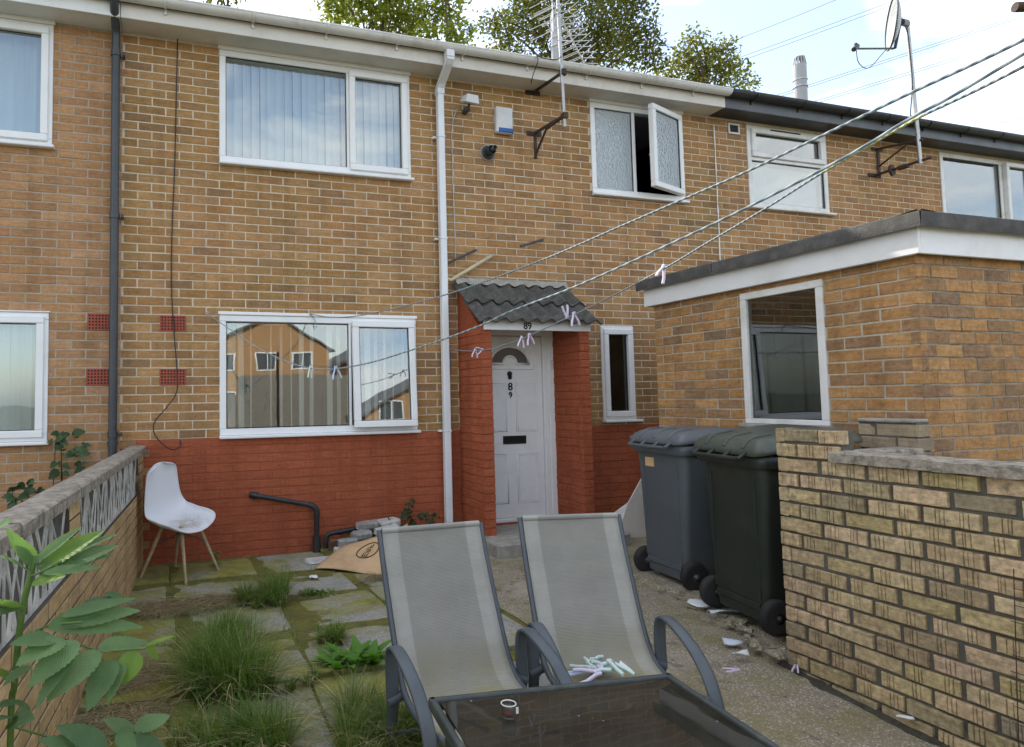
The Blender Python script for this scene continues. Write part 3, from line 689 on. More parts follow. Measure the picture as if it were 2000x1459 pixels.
m = MB(); kx, kz = 2.802, 1.565; m.lathe([(.0, -.022), (.018, -.02), (.027, -.008), (.028, 0)], 14, (kx, DY, kz), 'y'); m.lathe([(0, -.032), (.014, -.028), (.021, -.012), (.021, 0)], 12, (kx, DY, kz - .034), 'y'); m.build('knocker', M_DIGIT, door, w=True)
m = MB(); bars(m, 2.71, 2.965, .875, .955, .010, DY - .012, DY + .004, .003); m.box(2.722, 2.953, DY - .008, DY, .886, .944, .003); m.build('letterbox', M_DIGIT, door, w=True)
for ch, z, s_ in (('8', 1.405, .105), ('9', 1.33, .082)):
    t_ = text_mesh('digit', ch, s_, M_DIGIT, .003); t_.parent = door; t_.rotation_euler = (math.pi / 2, 0, 0); t_.location = Vector((2.805, DY - .004, z)) - wloc(door)
m = MB(); m.box(3.245, 3.27, DY - .046, DY - .034, 1.60, 1.70, .004); m.build('doorbell', M_WHITE_D, door, w=True)
porch = empty('porch', (0, 0, 0), 0, house); porch.location = Vector((2.82, -.25, .1)) - wloc(house)
PXL, PXR, PY, PT = 2.255, 3.385, -.50, 1.945
m = MB()
for a, b in ((PXL + .004, PXL + .099), (PXR - .099, PXR - .004)):
    m.box(a, b, PY + .004, .0, .03, PT + .0)
for a in (PXL + .004, PXR - .099):   # raking cheek up to the roof
    m.add([(a, PY + .02, PT), (a + .095, PY + .02, PT), (a + .095, 0, PT), (a, 0, PT), (a, 0, 2.40), (a + .095, 0, 2.40)], [(0, 1, 5, 4), (0, 4, 3), (1, 2, 5), (3, 4, 5, 2)])
m.build('cheek_wall', M_RED, porch, w=True)
lim = dict(limit=120)
for (P0, ud, nd, a, b) in (((PXL, 0, 0), (0, -1, 0), (-1, 0, 0), 0, .50), ((PXL, PY, 0), (1, 0, 0), (0, -1, 0), 0, .103), ((PXR - .103, 0, 0), (0, -1, 0), (1, 0, 0), 0, .50), ((PXR - .103, PY, 0), (1, 0, 0), (0, -1, 0), 0, .103), ((PXR, 0, 0), (0, -1, 0), (1, 0, 0), 0, .5)):
    P0 = Vector(P0)
    if nd[0] == 1 and P0.x < 3.3: nd = (-1, 0, 0)
    # inner right cheek faces the door opening: its outward side is -X
    lay_bricks(porch, [c for c in brick_cells(a, b, .03, 26, .05 if b < .2 else .0, (), 0, paint=lambda z: True)], P0, ud, nd, lambda c: B_RED, 75, jit=.0022)
m = MB(); m.box(PXL + .02, PXR + .01, PY - .022, PY - .002, 1.945, 2.055, .003); bo = m.build('name_board', M_FASC_W, porch, w=True)
t_ = text_mesh('digits', '89', .085, M_DIGIT, .002); t_.parent = porch; t_.rotation_euler = (math.pi / 2, 0, 0); t_.location = Vector((W(1028, 640, PY).x, PY - .0245, 1.957)) - wloc(porch)
m = MB(); m.box(PXL + .1, PXR - .1, PY + .0, -.03, 2.058, 2.07); m.build('porch_ceiling', M_FASC_W, porch, w=True)
# porch roof: two courses of rolled concrete tiles, mortar fillet against the wall
RX0, RX1 = 2.20, 3.47; ya, za, yb, zb = -.575, 1.99, -.01, 2.455
sl = Vector((0, yb - ya, zb - za)); L_ = sl.length; sl.normalize(); nr = Vector((0, -sl.z, sl.y))
tw = (RX1 - RX0) / 4
def tile(x0, s0, s1, lift):
    m = MB(); nu = 24
    def P(a, b, t=0):
        x = x0 + tw * a; ph = (a * 2) % 1.0; h = .044 * (0.5 - 0.5 * math.cos(2 * math.pi * ph)) ** 1.2
        s_ = s0 + (s1 - s0) * b; p = Vector((x, ya, za)) + sl * s_ + nr * (h + lift * (1 - b) - t); return p
    m.grid(lambda a, b: P(a, b), nu, 3); m.grid(lambda a, b: P(1 - a, b, .014), nu, 3)
    m.add([P(i / nu, 0) for i in range(nu + 1)] + [P(i / nu, 0, .014) for i in range(nu + 1)], [(i, i + nu + 1, i + nu + 2, i + 1) for i in range(nu)])
    for a in (0, 1): m.add([P(a, 0), P(a, 1), P(a, 1, .014), P(a, 0, .014)], [(0, 1, 2, 3)])
    return m
for r_ in range(2):
    for i in range(4):
        o = tile(RX0 + i * tw + .001, r_ * .315 - .0, r_ * .315 + .40, .030 + r_ * .0).build('roof_tile', M_TILE, porch, w=True)
m = MB()
m.grid(lambda a, b: Vector((RX0 + .02 + (RX1 - RX0 - .03) * a, ya, za)) + sl * (.655 + .075 * b) + nr * (.028 + .028 * (0.5 - 0.5 * math.cos(2 * math.pi * ((a * 8) % 1))) * (1 - b) + .010 * nzf(a * 7, b * 2, 4) + .03 * b), 64, 4)
m.build('mortar_fillet', M_CEMENT, porch, w=True)

# ---- house on the far side of the grey downpipe
lh = thing('terraced_house', 'orange brick terraced house beyond the dark downpipe with thin grey mortar', 'house', (-2.6, 0, 0))
LX0 = -6.6; LX1 = HX0
l1 = (-3.1, -1.335, 3.445, 4.462); l2 = (-3.1, -1.34, 1.045, 2.072); lv = [(-1.055, -.845, 1.937, 2.078), (-1.06, -.85, 1.484, 1.624)]
m = MB(); sheet_with_holes(m, LX0, LX1, -.1, EAVE + .1, [l1, l2] + lv, f0)
for o_ in (l1, l2): reveal(m, o_)
sheet_with_holes(m, LX0, LX1, 0, EAVE + .1, [l1, l2], lambda u, z: (u, .106, z), 1)
m.build('wall', [M_MORT_L, M_ROOM], lh, w=True); shell(lh, LX0, LX1).build('interior_shell', M_ROOM, lh, w=True)
lay_bricks(lh, [c for c in brick_cells(LX0, LX1 - .004, -.02, 61, .06, [l1, l2] + lv) if c[3] < EAVE + .03], (0, 0, 0), (1, 0, 0), (0, -1, 0), lambda c: B_LEFT, 260, jit=.0009)
eaves(lh, LX0, LX1 - .01, M_FASC_W, M_WHITE_D, M_FASC_W); roofslab(lh, LX0, LX1 - .01)
for q in lv: air_brick(lh, *q)
window(lh, *l1, [(l1[0] + .055, -2.35, l1[2] + .055, l1[3] - .055, False, 0), (-2.32, l1[1] - .03, l1[2] + .03, l1[3] - .03, True, 0)], [(-2.35, -2.32, l1[2] + .055, l1[3] - .055)], M_WHITE, True, .036)
window(lh, *l2, [(l2[0] + .055, -2.35, l2[2] + .055, l2[3] - .055, False, 0), (-2.32, l2[1] - .03, l2[2] + .03, l2[3] - .03, True, 0)], [(-2.35, -2.32, l2[2] + .055, l2[3] - .055)], M_WHITE, True, .012)
slats('white vertical blind in the upstairs window of the orange brick house', -2.3, -1.40, 3.50, 4.40, .085, .25, M_SLAT)
slats('grey vertical blind in the downstairs window of the orange brick house', -2.3, -1.40, 1.09, 2.02, .085, .55, M_SLAT, jit=.15)

# ---- house with the black gutter
rh = thing('terraced_house', 'brick terraced house with black gutter and satellite dish behind the flat roofed shed', 'house', (8.2, 0, 0))
r1 = (5.97, 7.20, 3.49, 4.45); r2 = (9.20, 11.0, 3.46, 4.45); RXE = 12.0
m = MB(); sheet_with_holes(m, HX1, RXE, -.1, EAVE + .1, [r1, r2], f0)
for o_ in (r1, r2): reveal(m, o_)
sheet_with_holes(m, HX1, RXE, 0, EAVE + .1, [r1, r2], lambda u, z: (u, .106, z), 1)
m.build('wall', [M_MORT, M_ROOM], rh, w=True); shell(rh, HX1, RXE).build('interior_shell', M_ROOM, rh, w=True)
lay_bricks(rh, [c for c in brick_cells(HX1 + .004, RXE, -.02, 61, .06, [r1, r2]) if c[3] < EAVE + .03], (0, 0, 0), (1, 0, 0), (0, -1, 0), lambda c: B_RIGHT, 300, jit=.0008, seen=lambda x, y: y < 560)
eaves(rh, 5.435, RXE, M_GREYP, M_BLACKP, M_BLACKP); roofslab(rh, HX1, RXE)
zt = 4.06
window(rh, *r1, [(r1[0] + .055, r1[1] - .055, zt + .02, r1[3] - .03, True, 0), (r1[0] + .055, r1[1] - .055, r1[2] + .055, zt - .02, False, 0)], [(r1[0] + .055, r1[1] - .055, zt - .02, zt + .02)], M_WHITE_D, True, .0, sillx=.06)
mx_ = 10.36
window(rh, *r2, [(r2[0] + .055, mx_, r2[2] + .055, r2[3] - .055, False, 0), (mx_ + .06, r2[1] - .03, r2[2] + .03, r2[3] - .03, True, .03)], [(mx_, mx_ + .05, r2[2] + .055, r2[3] - .055)], M_WHITE_D, True, .0)
m = MB(); m.box(6.10 + .2, 6.10 + .66, -.045, -.035, 4.405, 4.42, .002); m.build('trickle_vent', M_BLACKP, rh, w=True)
m = MB(); m.box(6.03, 7.14, .10, .103, 3.55, 4.02); m.build('window_film', slatmat('net_film', (0.62, 0.66, 0.70), .5), rh, w=True)
m = MB(); pts = [(5.502 + U(-.004, .004), -.004, 2.4 + .1 * k) for k in range(21)]; m.tube(pts, [.006 + U(-.002, .003) for _ in pts], 6); m.build('sealant_joint', M_FASC_W, rh, w=True)

# ------------------------------------------------------------------ flat roofed brick shed
SX, SYR, SYF, SXE = 3.565, -1.184, -3.281, 6.2
shed = thing('brick_shed', 'flat roofed brick shed with white fascia and one dark window beside the bins', 'shed', ((SX + SXE) / 2, (SYR + SYF) / 2, 0))
sw = (-SYR + -2.725 * -1, 0, 0, 0)
wy0, wy1, wz0, wz1 = -2.085, -2.725, 1.125, 2.065
sop = (SYR - wy0, SYR - wy1, wz0, wz1)
m = MB(); fs_ = lambda u, z: (SX + .004, SYR - u, z)
sheet_with_holes(m, 0, SYR - SYF - .006, -.1, 2.20, [sop], fs_)
m.quad((SX + .006, SYF + .004, -.1), (SXE, SYF + .004, -.1), (SXE, SYF + .004, 2.2), (SX + .006, SYF + .004, 2.2), 1)
m.quad((SX + .006, SYR, -.1), (SXE, SYR, -.1), (SXE, SYR, 2.2), (SX + .006, SYR, 2.2)); m.quad((SXE, SYR, -.1), (SXE, SYF, -.1), (SXE, SYF, 2.2), (SXE, SYR, 2.2))
for (a, b, c, d) in ((wy0, wy0, wz0, wz1), (wy1, wy1, wz0, wz1)): m.quad((SX + .006, a, c), (SX + .1, b, c), (SX + .1, b, d), (SX + .006, a, d))
for z in (wz0, wz1): m.quad((SX + .006, wy0, z), (SX + .1, wy0, z), (SX + .1, wy1, z), (SX + .006, wy1, z))
m.build('wall', [M_MORT_S, M_MORT_F], shed, w=True)
m = MB(); sheet_with_holes(m, 0, SYR - SYF - .1, 0, 2.15, [sop], lambda u, z: (SX + .1, SYR - u, z)); m.quad((SX + 1.3, SYR, 0), (SX + 1.3, SYF, 0), (SX + 1.3, SYF, 2.15), (SX + 1.3, SYR, 2.15))
m.quad((SX + .1, SYR - .02, 0), (SX + 1.3, SYR - .02, 0), (SX + 1.3, SYR - .02, 2.15), (SX + .1, SYR - .02, 2.15)); m.quad((SX + .1, SYF + .02, 0), (SX + 1.3, SYF + .02, 0), (SX + 1.3, SYF + .02, 2.15), (SX + .1, SYF + .02, 2.15)); m.quad((SX + .1, SYR, .02), (SX + 1.3, SYR, .02), (SX + 1.3, SYF, .02), (SX + .1, SYF, .02))
m.build('interior_shell', M_ROOMD, shed, w=True)
lay_bricks(shed, brick_cells(0, SYR - SYF, -.05, 29, .083 - .1125, [sop]), (SX, SYR, 0), (0, -1, 0), (-1, 0, 0), lambda c: B_SHED, 200, jit=.0016)
lay_bricks(shed, brick_cells(.0, SXE - SX, -.05, 29, .1125, []), (SX, SYF, 0), (1, 0, 0), (0, -1, 0), lambda c: B_SHED, 100, jit=.0016)
m = MB(); FX = SX - .055
m.box(FX, FX + .02, SYF - .055, SYR + .06, 2.098, 2.262, .003); m.box(FX + .0205, SXE + .05, SYF - .055, SYF - .035, 2.0982, 2.2618, .003); m.box(FX + .0205, SXE, SYR + .04, SYR + .06, 2.0982, 2.2618, .003)
m.build('fascia', M_FASC_W, shed, w=True)
m = MB(); m.box(FX + .02, SX, SYF, SYR, 2.10, 2.11); m.build('soffit', M_FASC_W, shed, w=True)
def felt(x0, x1, y0, y1):
    m = MB(); n = max(2, int(max(abs(x1 - x0), abs(y1 - y0)) / .08))
    return m
RXa, RYa, RYb = FX - .045, SYF - .10, SYR + .10
ro = empty('roof', (0, 0, 0), 0, shed); ro.location = Vector((4.8, -2.2, 2.26)) - wloc(shed)
m = MB(); m.box(RXa + .02, SXE + .1, RYa + .02, RYb - .02, 2.263, 2.318, .006); m.build('deck', M_FELT, ro, w=True)
ys = [RYb, -1.80, RYa]
for a, b in ((RYb, -1.93), (-1.935, RYa)):
    m = MB(); n = 20
    def P(k, q):
        y = a + (b - a) * k / n; wv = .006 * nzf(y, q, 3); return [(RXa + wv, y, 2.238 + wv), (RXa - .004 + wv, y, 2.318 + wv), (RXa + .018, y, 2.330 + wv), (RXa + .13, y, 2.322 + wv)][q]
    m.add([P(k, q) for k in range(n + 1) for q in range(4)], [(k * 4 + q, k * 4 + 4 + q, k * 4 + 5 + q, k * 4 + 1 + q) for k in range(n) for q in range(3)], 0, True)
    m.build('felt_strip', M_FELT, ro, w=True)
m = MB(); n = 24
def P2(k, q):
    x = RXa + (SXE + .1 - RXa) * k / n; wv = .006 * nzf(x, q, 3); return [(x, RYa + wv, 2.238 + wv), (x, RYa - .004 + wv, 2.318 + wv), (x, RYa + .018, 2.330 + wv), (x, RYa + .13, 2.322 + wv)][q]
m.add([P2(k, q) for k in range(n + 1) for q in range(4)], [(k * 4 + q, k * 4 + 4 + q, k * 4 + 5 + q, k * 4 + 1 + q) for k in range(n) for q in range(3)], 0, True); m.build('felt_strip', M_FELT, ro, w=True)
wd = empty('window', (0, 0, 0), 0, shed); wd.location = Vector((SX, -2.4, wz0)) - wloc(shed)
m = MB()
for a, b, c, d in ((wy1, wy0, wz1 - .05, wz1), (wy1, wy0, wz0, wz0 + .035), (wy1, wy1 + .05, wz0 + .0353, wz1 - .0503), (wy0 - .05, wy0, wz0 + .0353, wz1 - .0503)): m.box(SX - .012, SX + .05, a, b, c, d, .004)
m.build('frame', M_WHITE_D, wd, w=True)
m = MB(); m.box(SX + .012, SX + .018, wy1 + .05, wy0 - .05, wz0 + .035, wz1 - .05); m.build('pane', glassmat('shed_glass', .13, (0.5, 0.52, 0.51), .002), wd, w=True)
m = MB(); m.box(SX - .05, SX + .03, wy1 - .02, wy0 + .03, wz0 - .03, wz0 - .001, .006); m.build('sill', M_CEMENT, wd, w=True)

# ------------------------------------------------------------------ garden wall of rustic bricks on the shed side
GX, GY0, GLEN = 2.58, -3.20, 2.3
gw = thing('garden_wall', 'low garden wall of grooved tan bricks with concrete coping beside the dark green bin', 'wall', (GX + .05, GY0 - .9, -.1))
z0g = -.112
m = MB(); m.box(GX + .013, GX + .094, GY0 - GLEN, GY0 - .006, z0g - .1, 1.008); m.box(GX + .013, GX + .094, GY0 - .335, GY0 - .006, 1.006, 1.158); m.build('core', M_MORT_D, gw, w=True)
B_T2 = (B_TAN[0], B_TAN[1])
lay_bricks(gw, brick_cells(0, GLEN, z0g, 15, .0, (), 1, gap=.010) , (GX, GY0, 0), (0, -1, 0), (-1, 0, 0), lambda c: B_T2, 300, True, .0065)
lay_bricks(gw, brick_cells(0, .342, z0g, 17, .0, [(-1, 9, -1, 1.012)], 1), (GX, GY0, 0), (0, -1, 0), (-1, 0, 0), lambda c: B_T2, 300, True, .006)
lay_bricks(gw, brick_cells(0, GLEN, z0g, 15, .0, (), 1), (GX + .103, GY0, 0), (0, -1, 0), (1, 0, 0), lambda c: B_TAN, 0, False, .004, stuff_name='rear_brickwork')
lay_bricks(gw, brick_cells(0, .1, z0g, 17, .0, ()), (GX + .1, GY0, 0), (-1, 0, 0), (0, 1, 0), lambda c: B_TAN, 0, False, .004, stuff_name='end_brickwork')
def coping(parent, P0, ud, segs, width, zt, th, mat, off=0.0):
    P0, ud = Vector(P0), Vector(ud).normalized(); sd_ = Vector((-ud.y, ud.x, 0))
    for (a, b) in segs:
        m = MB(); n = max(6, int((b - a) / .03)); r_ = []
        for k in range(n + 1):
            p = P0 + ud * (a + (b - a) * k / n)
            for q, (s_, z) in enumerate(((-.5, -th), (-.5, -.008), (-.42, 0), (0, .004), (.42, 0), (.5, -.008), (.5, -th))):
                j = .005 * mn.noise(Vector((p.x * 14 + q * 3, p.y * 14, q))) + .003 * mn.noise(Vector((p.x * 50 + q * 3, p.y * 50, q)))
                r_.append(p + sd_ * (s_ * width + off + j) + Vector((0, 0, zt + z + j * .8)))
        m.add(r_, [(k * 7 + q, k * 7 + q + 1, k * 7 + 8 + q, k * 7 + 7 + q) for k in range(n) for q in range(6)] + [(k * 7 + 6, k * 7, k * 7 + 7, k * 7 + 13) for k in range(n)], 0, False)
        m.add(r_[:7], [tuple(range(7))]); m.add(r_[-7:], [tuple(range(6, -1, -1))])
        m.build('coping_slab', mat, parent, w=True)
m = MB(); m.grid(lambda a, b: (GX + .02 - .17 * a * (.55 + .9 * abs(nzf(1, b * 2.3, 5))), GY0 + .05 - 2.3 * b, gz(0, GY0 + .05 - 2.3 * b) + .026 * (1 - a) ** 1.5 - .004 + .006 * nzf(a, b * 2.3, 12)), 8, 60); m.build('soil_edge', plain('damp_soil', (.055, .048, .034), .95, .4, 30, 1.0, 90, kind='Position', bdist=.01), None, 'structure')
coping(gw, (GX + .045, GY0 - .30, 0), (0, -1, 0), [(.0, .88), (.885, 1.5), (1.505, 2.0)], .155, 1.062, .05, M_COPING)
# stub wall running from the garden wall to the shed
sb = thing('garden_wall', 'short brick stub wall with concrete coping joining the garden wall to the shed', 'wall', (3.1, -3.25, 0))
m = MB(); m.box(2.69, 3.44, -3.30, -3.21, -.1, .975); m.build('core', M_MORT_D, sb, w=True)
lay_bricks(sb, brick_cells(0, .75, -.112, 14, .0), (2.69, -3.305, 0), (1, 0, 0), (0, -1, 0), lambda c: B_TAN, 40, False, .004)
lay_bricks(sb, brick_cells(0, .75, -.112, 14, .0), (2.69, -3.205, 0), (1, 0, 0), (0, 1, 0), lambda c: B_TAN, 0, False, .004, stuff_name='rear_brickwork')
coping(sb, (2.69, -3.255, 0), (1, 0, 0), [(.0, .40), (.405, .76)], .17, 1.03, .05, M_COPING)
pr = thing('brick_pier', 'weathered grey brick pier built against the corner of the shed', 'pier', (3.5, -3.15, 0))
m = MB(); m.box(3.455, 3.555, -3.30, -2.99, -.1, 1.17); m.build('core', M_MORT_D, pr, w=True)
lay_bricks(pr, brick_cells(0, .325, -.04, 16, .1), (3.447, -2.985, 0), (0, -1, 0), (-1, 0, 0), lambda c: B_OLD, 60, False, .007)
lay_bricks(pr, brick_cells(0, .11, -.04, 16, .0), (3.447, -3.308, 0), (1, 0, 0), (0, -1, 0), lambda c: B_OLD, 60, False, .005)
m = MB(); m.box(3.44, 3.56, -3.30, -2.985, 1.165, 1.185, .006); m.build('cement_cap', M_CEMENT, pr, w=True)

# ------------------------------------------------------------------ screen block wall between the two yards
sw_ud = Vector((-.07, -1, 0)).normalized(); sw_nd = Vector((1, -.07, 0)).normalized(); SP0 = Vector((-.615, -.006, 0))
sw = thing('screen_wall', 'low tan brick boundary wall topped with pierced concrete screen blocks beside the white chair', 'wall', (-.75, -1.5, -.1))
SL = 5.2
def swp(u, d, z): return SP0 + sw_ud * u + sw_nd * d + Vector((0, 0, z))
def swbox(m, u0, u1, d0, d1, z0, z1, mi=0):
    m.add([swp(u, d, z) for u in (u0, u1) for d in (d0, d1) for z in (z0, z1)], [(0, 1, 3, 2), (4, 6, 7, 5), (0, 4, 5, 1), (2, 3, 7, 6), (0, 2, 6, 4), (1, 5, 7, 3)], mi)
m = MB(); swbox(m, 0, SL, -.094, -.0028, -.3, .626); swbox(m, 0, .36, -.094, -.0028, .62, .925); swbox(m, 2.60, 2.82, -.094, -.0028, .62, .925); swbox(m, 4.75, 4.97, -.094, -.0028, .62, .925); m.build('core', M_MORT_D, sw, w=True)
B_S = (B_SCR[0], B_SCR[1])
lay_bricks(sw, brick_cells(0, SL, -.12, 10, .0, gap=.006), SP0, sw_ud, sw_nd, lambda c: B_S, 260, False, .0008)
for a, b in ((0, .36), (2.60, 2.82), (4.75, 4.97)):
    lay_bricks(sw, brick_cells(a, b, -.12, 14, .0, [(-1, 9, -1, .63)]), SP0, sw_ud, sw_nd, lambda c: B_S, 40, False, .0008)
    lay_bricks(sw, brick_cells(a, b, -.12, 14, .0, [(-1, 9, -1, .63)]), SP0 - sw_nd * .103, sw_ud, -sw_nd, lambda c: B_S, 0, False, .004, stuff_name='rear_brickwork')
lay_bricks(sw, brick_cells(0, SL, -.12, 10, .0), SP0 - sw_nd * .103, sw_ud, -sw_nd, lambda c: B_S, 0, False, .004, stuff_name='rear_brickwork')
M_SCRD = plain('screen_concrete_gap_shade', (0.10, 0.095, 0.08), 0.95, 0.35, 18, 0.6, 60, dirt=(0.05, 0.045, 0.04), dirt_amt=0.7, dscale=9, kind='Position')  # dark base colour paints the gaps' shade behind the pale bars, with dirt mottling
def screen_block(u0, u1, seed):
    r = random.Random(seed); m = MB(); z0, z1 = .632, .925; w = u1 - u0
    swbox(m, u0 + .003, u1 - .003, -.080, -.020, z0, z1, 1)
    swbox(m, u0 + .003, u1 - .003, -.0196, -.0155, z0, z0 + .018); swbox(m, u0 + .003, u1 - .003, -.0196, -.0155, z1 - .018, z1)
    n = 5
    for k in range(n):
        a = u0 + w * (k + .5) / n + r.uniform(-.012, .012); b = a + ((-1) ** k) * r.uniform(.10, .24); b = min(u1 - .012, max(u0 + .012, b)); bow = r.uniform(-.02, .02); wd = r.uniform(.008, .014)
        L_, R_ = [], []
        for t in [i / 8 for i in range(9)]:
            u_ = a + (b - a) * t + bow * math.sin(math.pi * t); z = z0 + .012 + (z1 - z0 - .024) * t; h = wd * (1 + .5 * math.cos(2 * math.pi * t)); dd = -.0158 + .0006 * k
            L_.append((swp(u_ - h, -.0199, z), swp(u_ - h * .6, dd, z), swp(u_ + h * .6, dd, z), swp(u_ + h, -.0199, z)))
        m.add([p for q in L_ for p in q], [(i * 4 + c, i * 4 + c + 1, i * 4 + 5 + c, i * 4 + 4 + c) for i in range(8) for c in range(3)], 0, False)
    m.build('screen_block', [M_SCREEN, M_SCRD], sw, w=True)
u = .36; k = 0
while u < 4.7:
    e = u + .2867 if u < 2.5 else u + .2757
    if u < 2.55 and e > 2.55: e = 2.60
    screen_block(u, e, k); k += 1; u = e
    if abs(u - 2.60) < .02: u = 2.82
coping(sw, swp(0, -.045, 0), sw_ud, [(.005 + .9 * i, .9 + .9 * i) for i in range(4)] + [(3.62, 4.5), (4.505, 5.2)], .135, .985, .052, M_COPING)

# ------------------------------------------------------------------ pipes, cables and fittings on the walls
def vpipe(label, name, X, z0, z1):
    return thing(name, label, 'pipe', (X, -.07, 0))
p_ = thing('downpipe', 'round anthracite downpipe between the orange and the buff brick house', 'downpipe', (-.85, -.06, 0))
m = MB(); m.tube([(-.85, -.07, 0), (-.85, -.07, .99)], .034, 14); m.tube([(-.85, -.07, .99), (-.85, -.07, 1.03)], .040, 14); m.tube([(-.85, -.07, 1.03), (-.85, -.07, 2.88)], .034, 14); m.build('pipe', M_PIPE, p_, w=True)
m = MB(); m.tube([(-.85, -.07, 2.90), (-.85, -.07, 4.26)], .034, 14); m.tube([(-.85, -.07, 4.26), (-.85, -.07, 4.42), (-.85, -.10, 4.47), (-.85, -.26, 4.53), (-.85, -.305, 4.60)], .034, 14); m.build('pipe', M_PIPE, p_, w=True)
for z in (2.86, 1.06, 4.24):
    m = MB(); m.tube([(-.85, -.07, z), (-.85, -.07, z + .05)], .041, 14); m.box(-.80, -.78, -.085, .0, z + .01, z + .04, .003); m.build('clip', M_PIPE, p_, w=True)
p_ = thing('downpipe', 'square white downpipe running from gutter to ground beside the porch', 'downpipe', (2.09, -.06, 0))
M_WP = plain('white_pipe', (0.70, 0.72, 0.74), 0.32, 0.03, 4, dirt=(0.45, 0.43, 0.38), dirt_amt=0.3, dscale=3, kind='Position')
m = MB(); m.box(2.058, 2.123, -.095, -.03, .12, 4.33, .006); m.build('pipe', M_WP, p_, w=True)
m = MB()
def sqbend(m, pts, h=.033):
    vs = []
    for p in pts:
        vs += [(p[0] - h, p[1] - h, p[2]), (p[0] + h, p[1] - h, p[2]), (p[0] + h, p[1] + h, p[2]), (p[0] - h, p[1] + h, p[2])]
    m.add(vs, [(i * 4 + k, i * 4 + (k + 1) % 4, i * 4 + 4 + (k + 1) % 4, i * 4 + 4 + k) for i in range(len(pts) - 1) for k in range(4)])
sqbend(m, [(2.09, -.0625, 4.29), (2.09, -.0625, 4.34), (2.09, -.09, 4.37), (2.09, -.27, 4.475), (2.09, -.307, 4.51), (2.09, -.307, 4.60)], .037); m.box(2.05, 2.13, -.35, -.265, 4.53, 4.60, .006); m.build('offset_bend', M_WP, p_, w=True)
for z in (3.86, 2.86, 1.02):
    m = MB(); m.box(2.053, 2.128, -.099, -.026, z, z + .014, .002); m.box(2.02, 2.054, -.04, .0, z - .004, z + .018, .003); m.tube([(2.035, -.05, z + .006), (2.035, .0, z + .006)], .009, 8); m.build('clip', M_WP, p_, w=True)
# black waste pipes on the red wall
p_ = thing('waste_pipe', 'black waste pipe sloping down the red painted wall into the ground', 'pipe', (.8, -.06, 0))
a, b = W(492, 967, -.05), W(603, 986, -.06)
m = MB(); m.tube([(a.x, .0, a.z + .005), a, (a.x + .02, -.05, a.z - .003), b], .021, 12); m.build('pipe', M_BLACKP, p_, w=True)
m = MB(); m.tube([a + Vector((-.01, .03, .002)), a + Vector((.05, -.0, -.009))], .029, 12); m.build('collar', M_BLACKP, p_, w=True)
m = MB(); m.tube(spline([b, (b.x + .045, -.06, b.z - .018), (b.x + .07, -.06, b.z - .06), (b.x + .07, -.06, b.z - .10)], 5), .027, 12); m.build('elbow', M_BLACKP, p_, w=True)
m = MB(); m.tube([(b.x + .07, -.06, b.z - .09), (b.x + .068, -.06, .12)], .023, 12); m.build('pipe', M_BLACKP, p_, w=True)
m = MB(); m.tube([(b.x + .068, -.06, .14), (b.x + .068, -.06, -.06)], .036, 12); m.build('socket', M_BLACKP, p_, w=True)
p_ = thing('waste_pipe', 'short black bent waste pipe half buried by broken bricks', 'pipe', (.95, -.08, 0))
m = MB(); m.tube(spline([(.905, -.09, -.05), (.905, -.09, .10), (.92, -.09, .15), (.97, -.09, .165), (1.08, -.085, .175), (1.20, -.08, .185)], 6), .021, 12); m.build('pipe', M_BLACKP, p_, w=True)
m = MB(); m.tube([(1.02, -.088, .169), (1.05, -.087, .172)], .026, 12); m.build('collar', M_BLACKP, p_, w=True)
# overflow pipes by the porch roof
a, b = W(960, 500, -.04), W(888, 543, -.06)
o = MB().tube([(a.x + .005, .01, a.z + .003), (a.x, -.035, a.z), b, (b.x - .035, -.06, b.z - .022), (b.x - .09, -.055, b.z - .012)], .0185, 12).build('overflow_pipe', M_CREAM); tag(o, 'cream plastic overflow pipe sloping to the white downpipe above the porch', 'pipe')
a, b = W(930, 488, -.03), W(868, 517, -.05)
o = MB().tube([(a.x + .005, .01, a.z + .002), a, b], .0115, 10).build('overflow_pipe', M_DARKM); tag(o, 'thin dark overflow pipe above the cream one beside the white downpipe', 'pipe')
a = W(1060, 468); b = W(1017, 481, -.24)
o = MB().tube([a, b], .0125, 10).build('overflow_pipe', M_DARKM); tag(o, 'short dark overflow pipe sticking out of the wall above the porch', 'pipe')
# cables
o = MB().tube(spline([W(347, 62, -.02), W(344, 200, -.012), W(341, 330, -.012), W(336, 450, -.012), W(335, 560, -.014), W(340, 650, -.02), W(346, 730, -.03), W(344, 768, -.04), W(322, 800, -.05), W(303, 822, -.045), W(300, 842, -.04), W(312, 862, -.04), W(335, 878, -.03), W(351, 872, -.015), W(353, 860, -.008)], 8), .0048, 6).build('cable', M_CABLE); tag(o, 'black cable hanging down the buff wall and looping above the chair', 'cable')
o = MB().tube([W(893, 212, -.03), W(885, 232, -.008), W(882, 262, -.006), W(884, 350, -.006), W(888, 440, -.006), W(889, 505, -.006)], .0042, 6).build('cable', M_STEEL); tag(o, 'thin grey cable dropping from the floodlight beside the white downpipe', 'cable')
